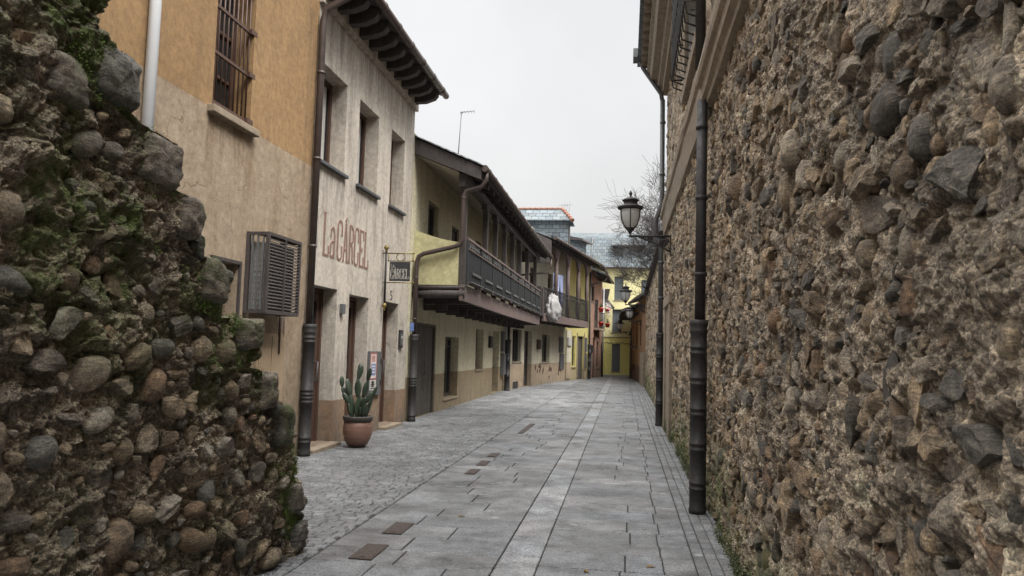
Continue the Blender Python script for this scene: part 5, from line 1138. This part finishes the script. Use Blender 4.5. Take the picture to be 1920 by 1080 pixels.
# ------------------------------------------------------------------ street lamps
def make_lamp():
    r = thing('wall_lamp', '', 'street lamp', (0, 0, 0), 'wall lamps along the stone wall')
    # origin: wall plate, arm runs towards -x, lantern axis at x=-.77
    x = -.77
    m = MB(); m.lathe((x, 0, .10), [(.012, -.05), (.02, -.02), (.012, .0), (.035, .05), (.08, .10), (.088, .13)], 16); obj('lantern_foot', m, 'iron', r)
    m = MB(); m.lathe((x, 0, .10), [(.085, .13), (.135, .18), (.175, .27), (.193, .37), (.196, .47), (.18, .49)], 24); obj('globe', m, 'lamp_glass', r)
    for i in range(6):
        a = math.pi/6+i*math.pi/3; m = MB(); m.tube([(x+q*math.cos(a), q*math.sin(a), .1+z) for q, z in ((.09, .125), (.14, .18), (.18, .27), (.199, .37), (.202, .49))], .010, 6); obj('rib', m, 'iron', r)
    m = MB(); m.lathe((x, 0, .10), [(.2, .472), (.235, .49), (.25, .52), (.243, .535), (.18, .56), (.135, .575), (.125, .60), (.125, .63), (.155, .645), (.16, .66), (.12, .69), (.055, .715), (.02, .73)], 24); obj('cap', m, 'iron', r)
    m = MB(); m.lathe((x, 0, .10), [(.02, .725), (.012, .75), (.03, .775), (.034, .79), (.018, .82), (.003, .85)], 12); obj('finial', m, 'iron', r)
    m = MB(); m.tube([(0, 0, .07), (x-.02, 0, .07)], .022, 8); m.box(WORLD, -.03, -.004, -.03, .03, -.30, .10)
    m.tube([(-.03, 0, -.22), (-.12, 0, -.17), (-.3, 0, -.06), (-.5, 0, .02), (-.6, 0, .055)], .018, 6)
    sp = [(-.14+.095*(1-i/40)*math.cos(i*.42), 0, -.05+.095*(1-i/40)*math.sin(i*.42)) for i in range(34)]; m.tube(sp, .017, 6)
    sp = [(-.40+.05*(1-i/30)*math.cos(i*.45), 0, .012+.045*(1-i/30)*math.sin(i*.45)) for i in range(24)]; m.tube(sp, .013, 6)
    sp = [(-.06+.04*math.cos(i*.45)*(1-i/26), 0, -.18+.04*math.sin(i*.45)*(1-i/26)) for i in range(20)]; m.tube(sp, .008, 6); obj('bracket', m, 'iron', r); return r
lamp = make_lamp()
for i, (loc, rz, lab) in enumerate((((.85, 14.6, 3.72), 0, 'nearest and largest wall lamp on a scrolled bracket, against the bare branches'), ((.80, 31, 3.42), 0, 'second wall lamp, standing out against the lemon yellow house'),
                                    ((1.03, 40, 3.12), 0, 'third wall lamp, with its globe against the dark brown eaves'), ((.50, 49, 2.80), 0, 'farthest and smallest wall lamp, before the middle lemon house window'))):
    o = lamp if i == 0 else copy_tree(lamp); o.location = loc; o['label'] = lab
    if i: o.scale = (1, 1, 1)

# ------------------------------------------------------------------ bare tree behind the garden wall
T = thing('bare_tree', 'leafless tree spreading fine branches over the garden wall', 'tree', (2.1, 31.5, 0)); rt_ = random.Random(12)
tm = MB(); tm.tube([(2.1, 31.5, -.05), (2.05, 31.5, 1.5), (2.1, 31.55, 3.2), (1.95, 31.5, 4.4)], [.2, .16, .14, .12], 10); obj('trunk', tm, 'bark', T)
bmB = MB()
def branch(p, d, ln, r, depth):
    pts = [p]; rs = [r]; n = 4
    for i in range(n):
        d = (d+Vector((rt_.gauss(0, .16), rt_.gauss(0, .16), rt_.gauss(.02, .14)))).normalized(); p = p+d*ln/n; pts.append(p); rs.append(max(.0055, r*(1-.55*(i+1)/n)))
        if depth > 0 and i >= 1:
            for _ in range(2 if depth < 3 else 1):
                q = (d+Vector((rt_.gauss(0, .65), rt_.gauss(0, .6), rt_.gauss(.05, .5)))).normalized(); branch(p, q, ln*rt_.uniform(.55, .85), rs[-1]*.62, depth-1)
    bmB.tube(pts, rs, 5 if r > .02 else 4, False)
for i in range(9):
    a = i*2.4; d = Vector((rt_.uniform(-.35, .15), math.sin(a)*.4, 1)).normalized(); branch(Vector((2.0, 31.5, 4.3)), d, rt_.uniform(1.5, 2.2), .05, 4)
for i in range(14):
    a = i*2.4; d = Vector((math.cos(a)*.75-.12, math.sin(a)*.55, rt_.uniform(-.05, 1.0))).normalized(); branch(Vector((1.95, 31.5, 4.2+rt_.uniform(-.4, .2))), d, rt_.uniform(1.0, 1.7), .055, 4)
obj('branches', bmB, 'bark', T)
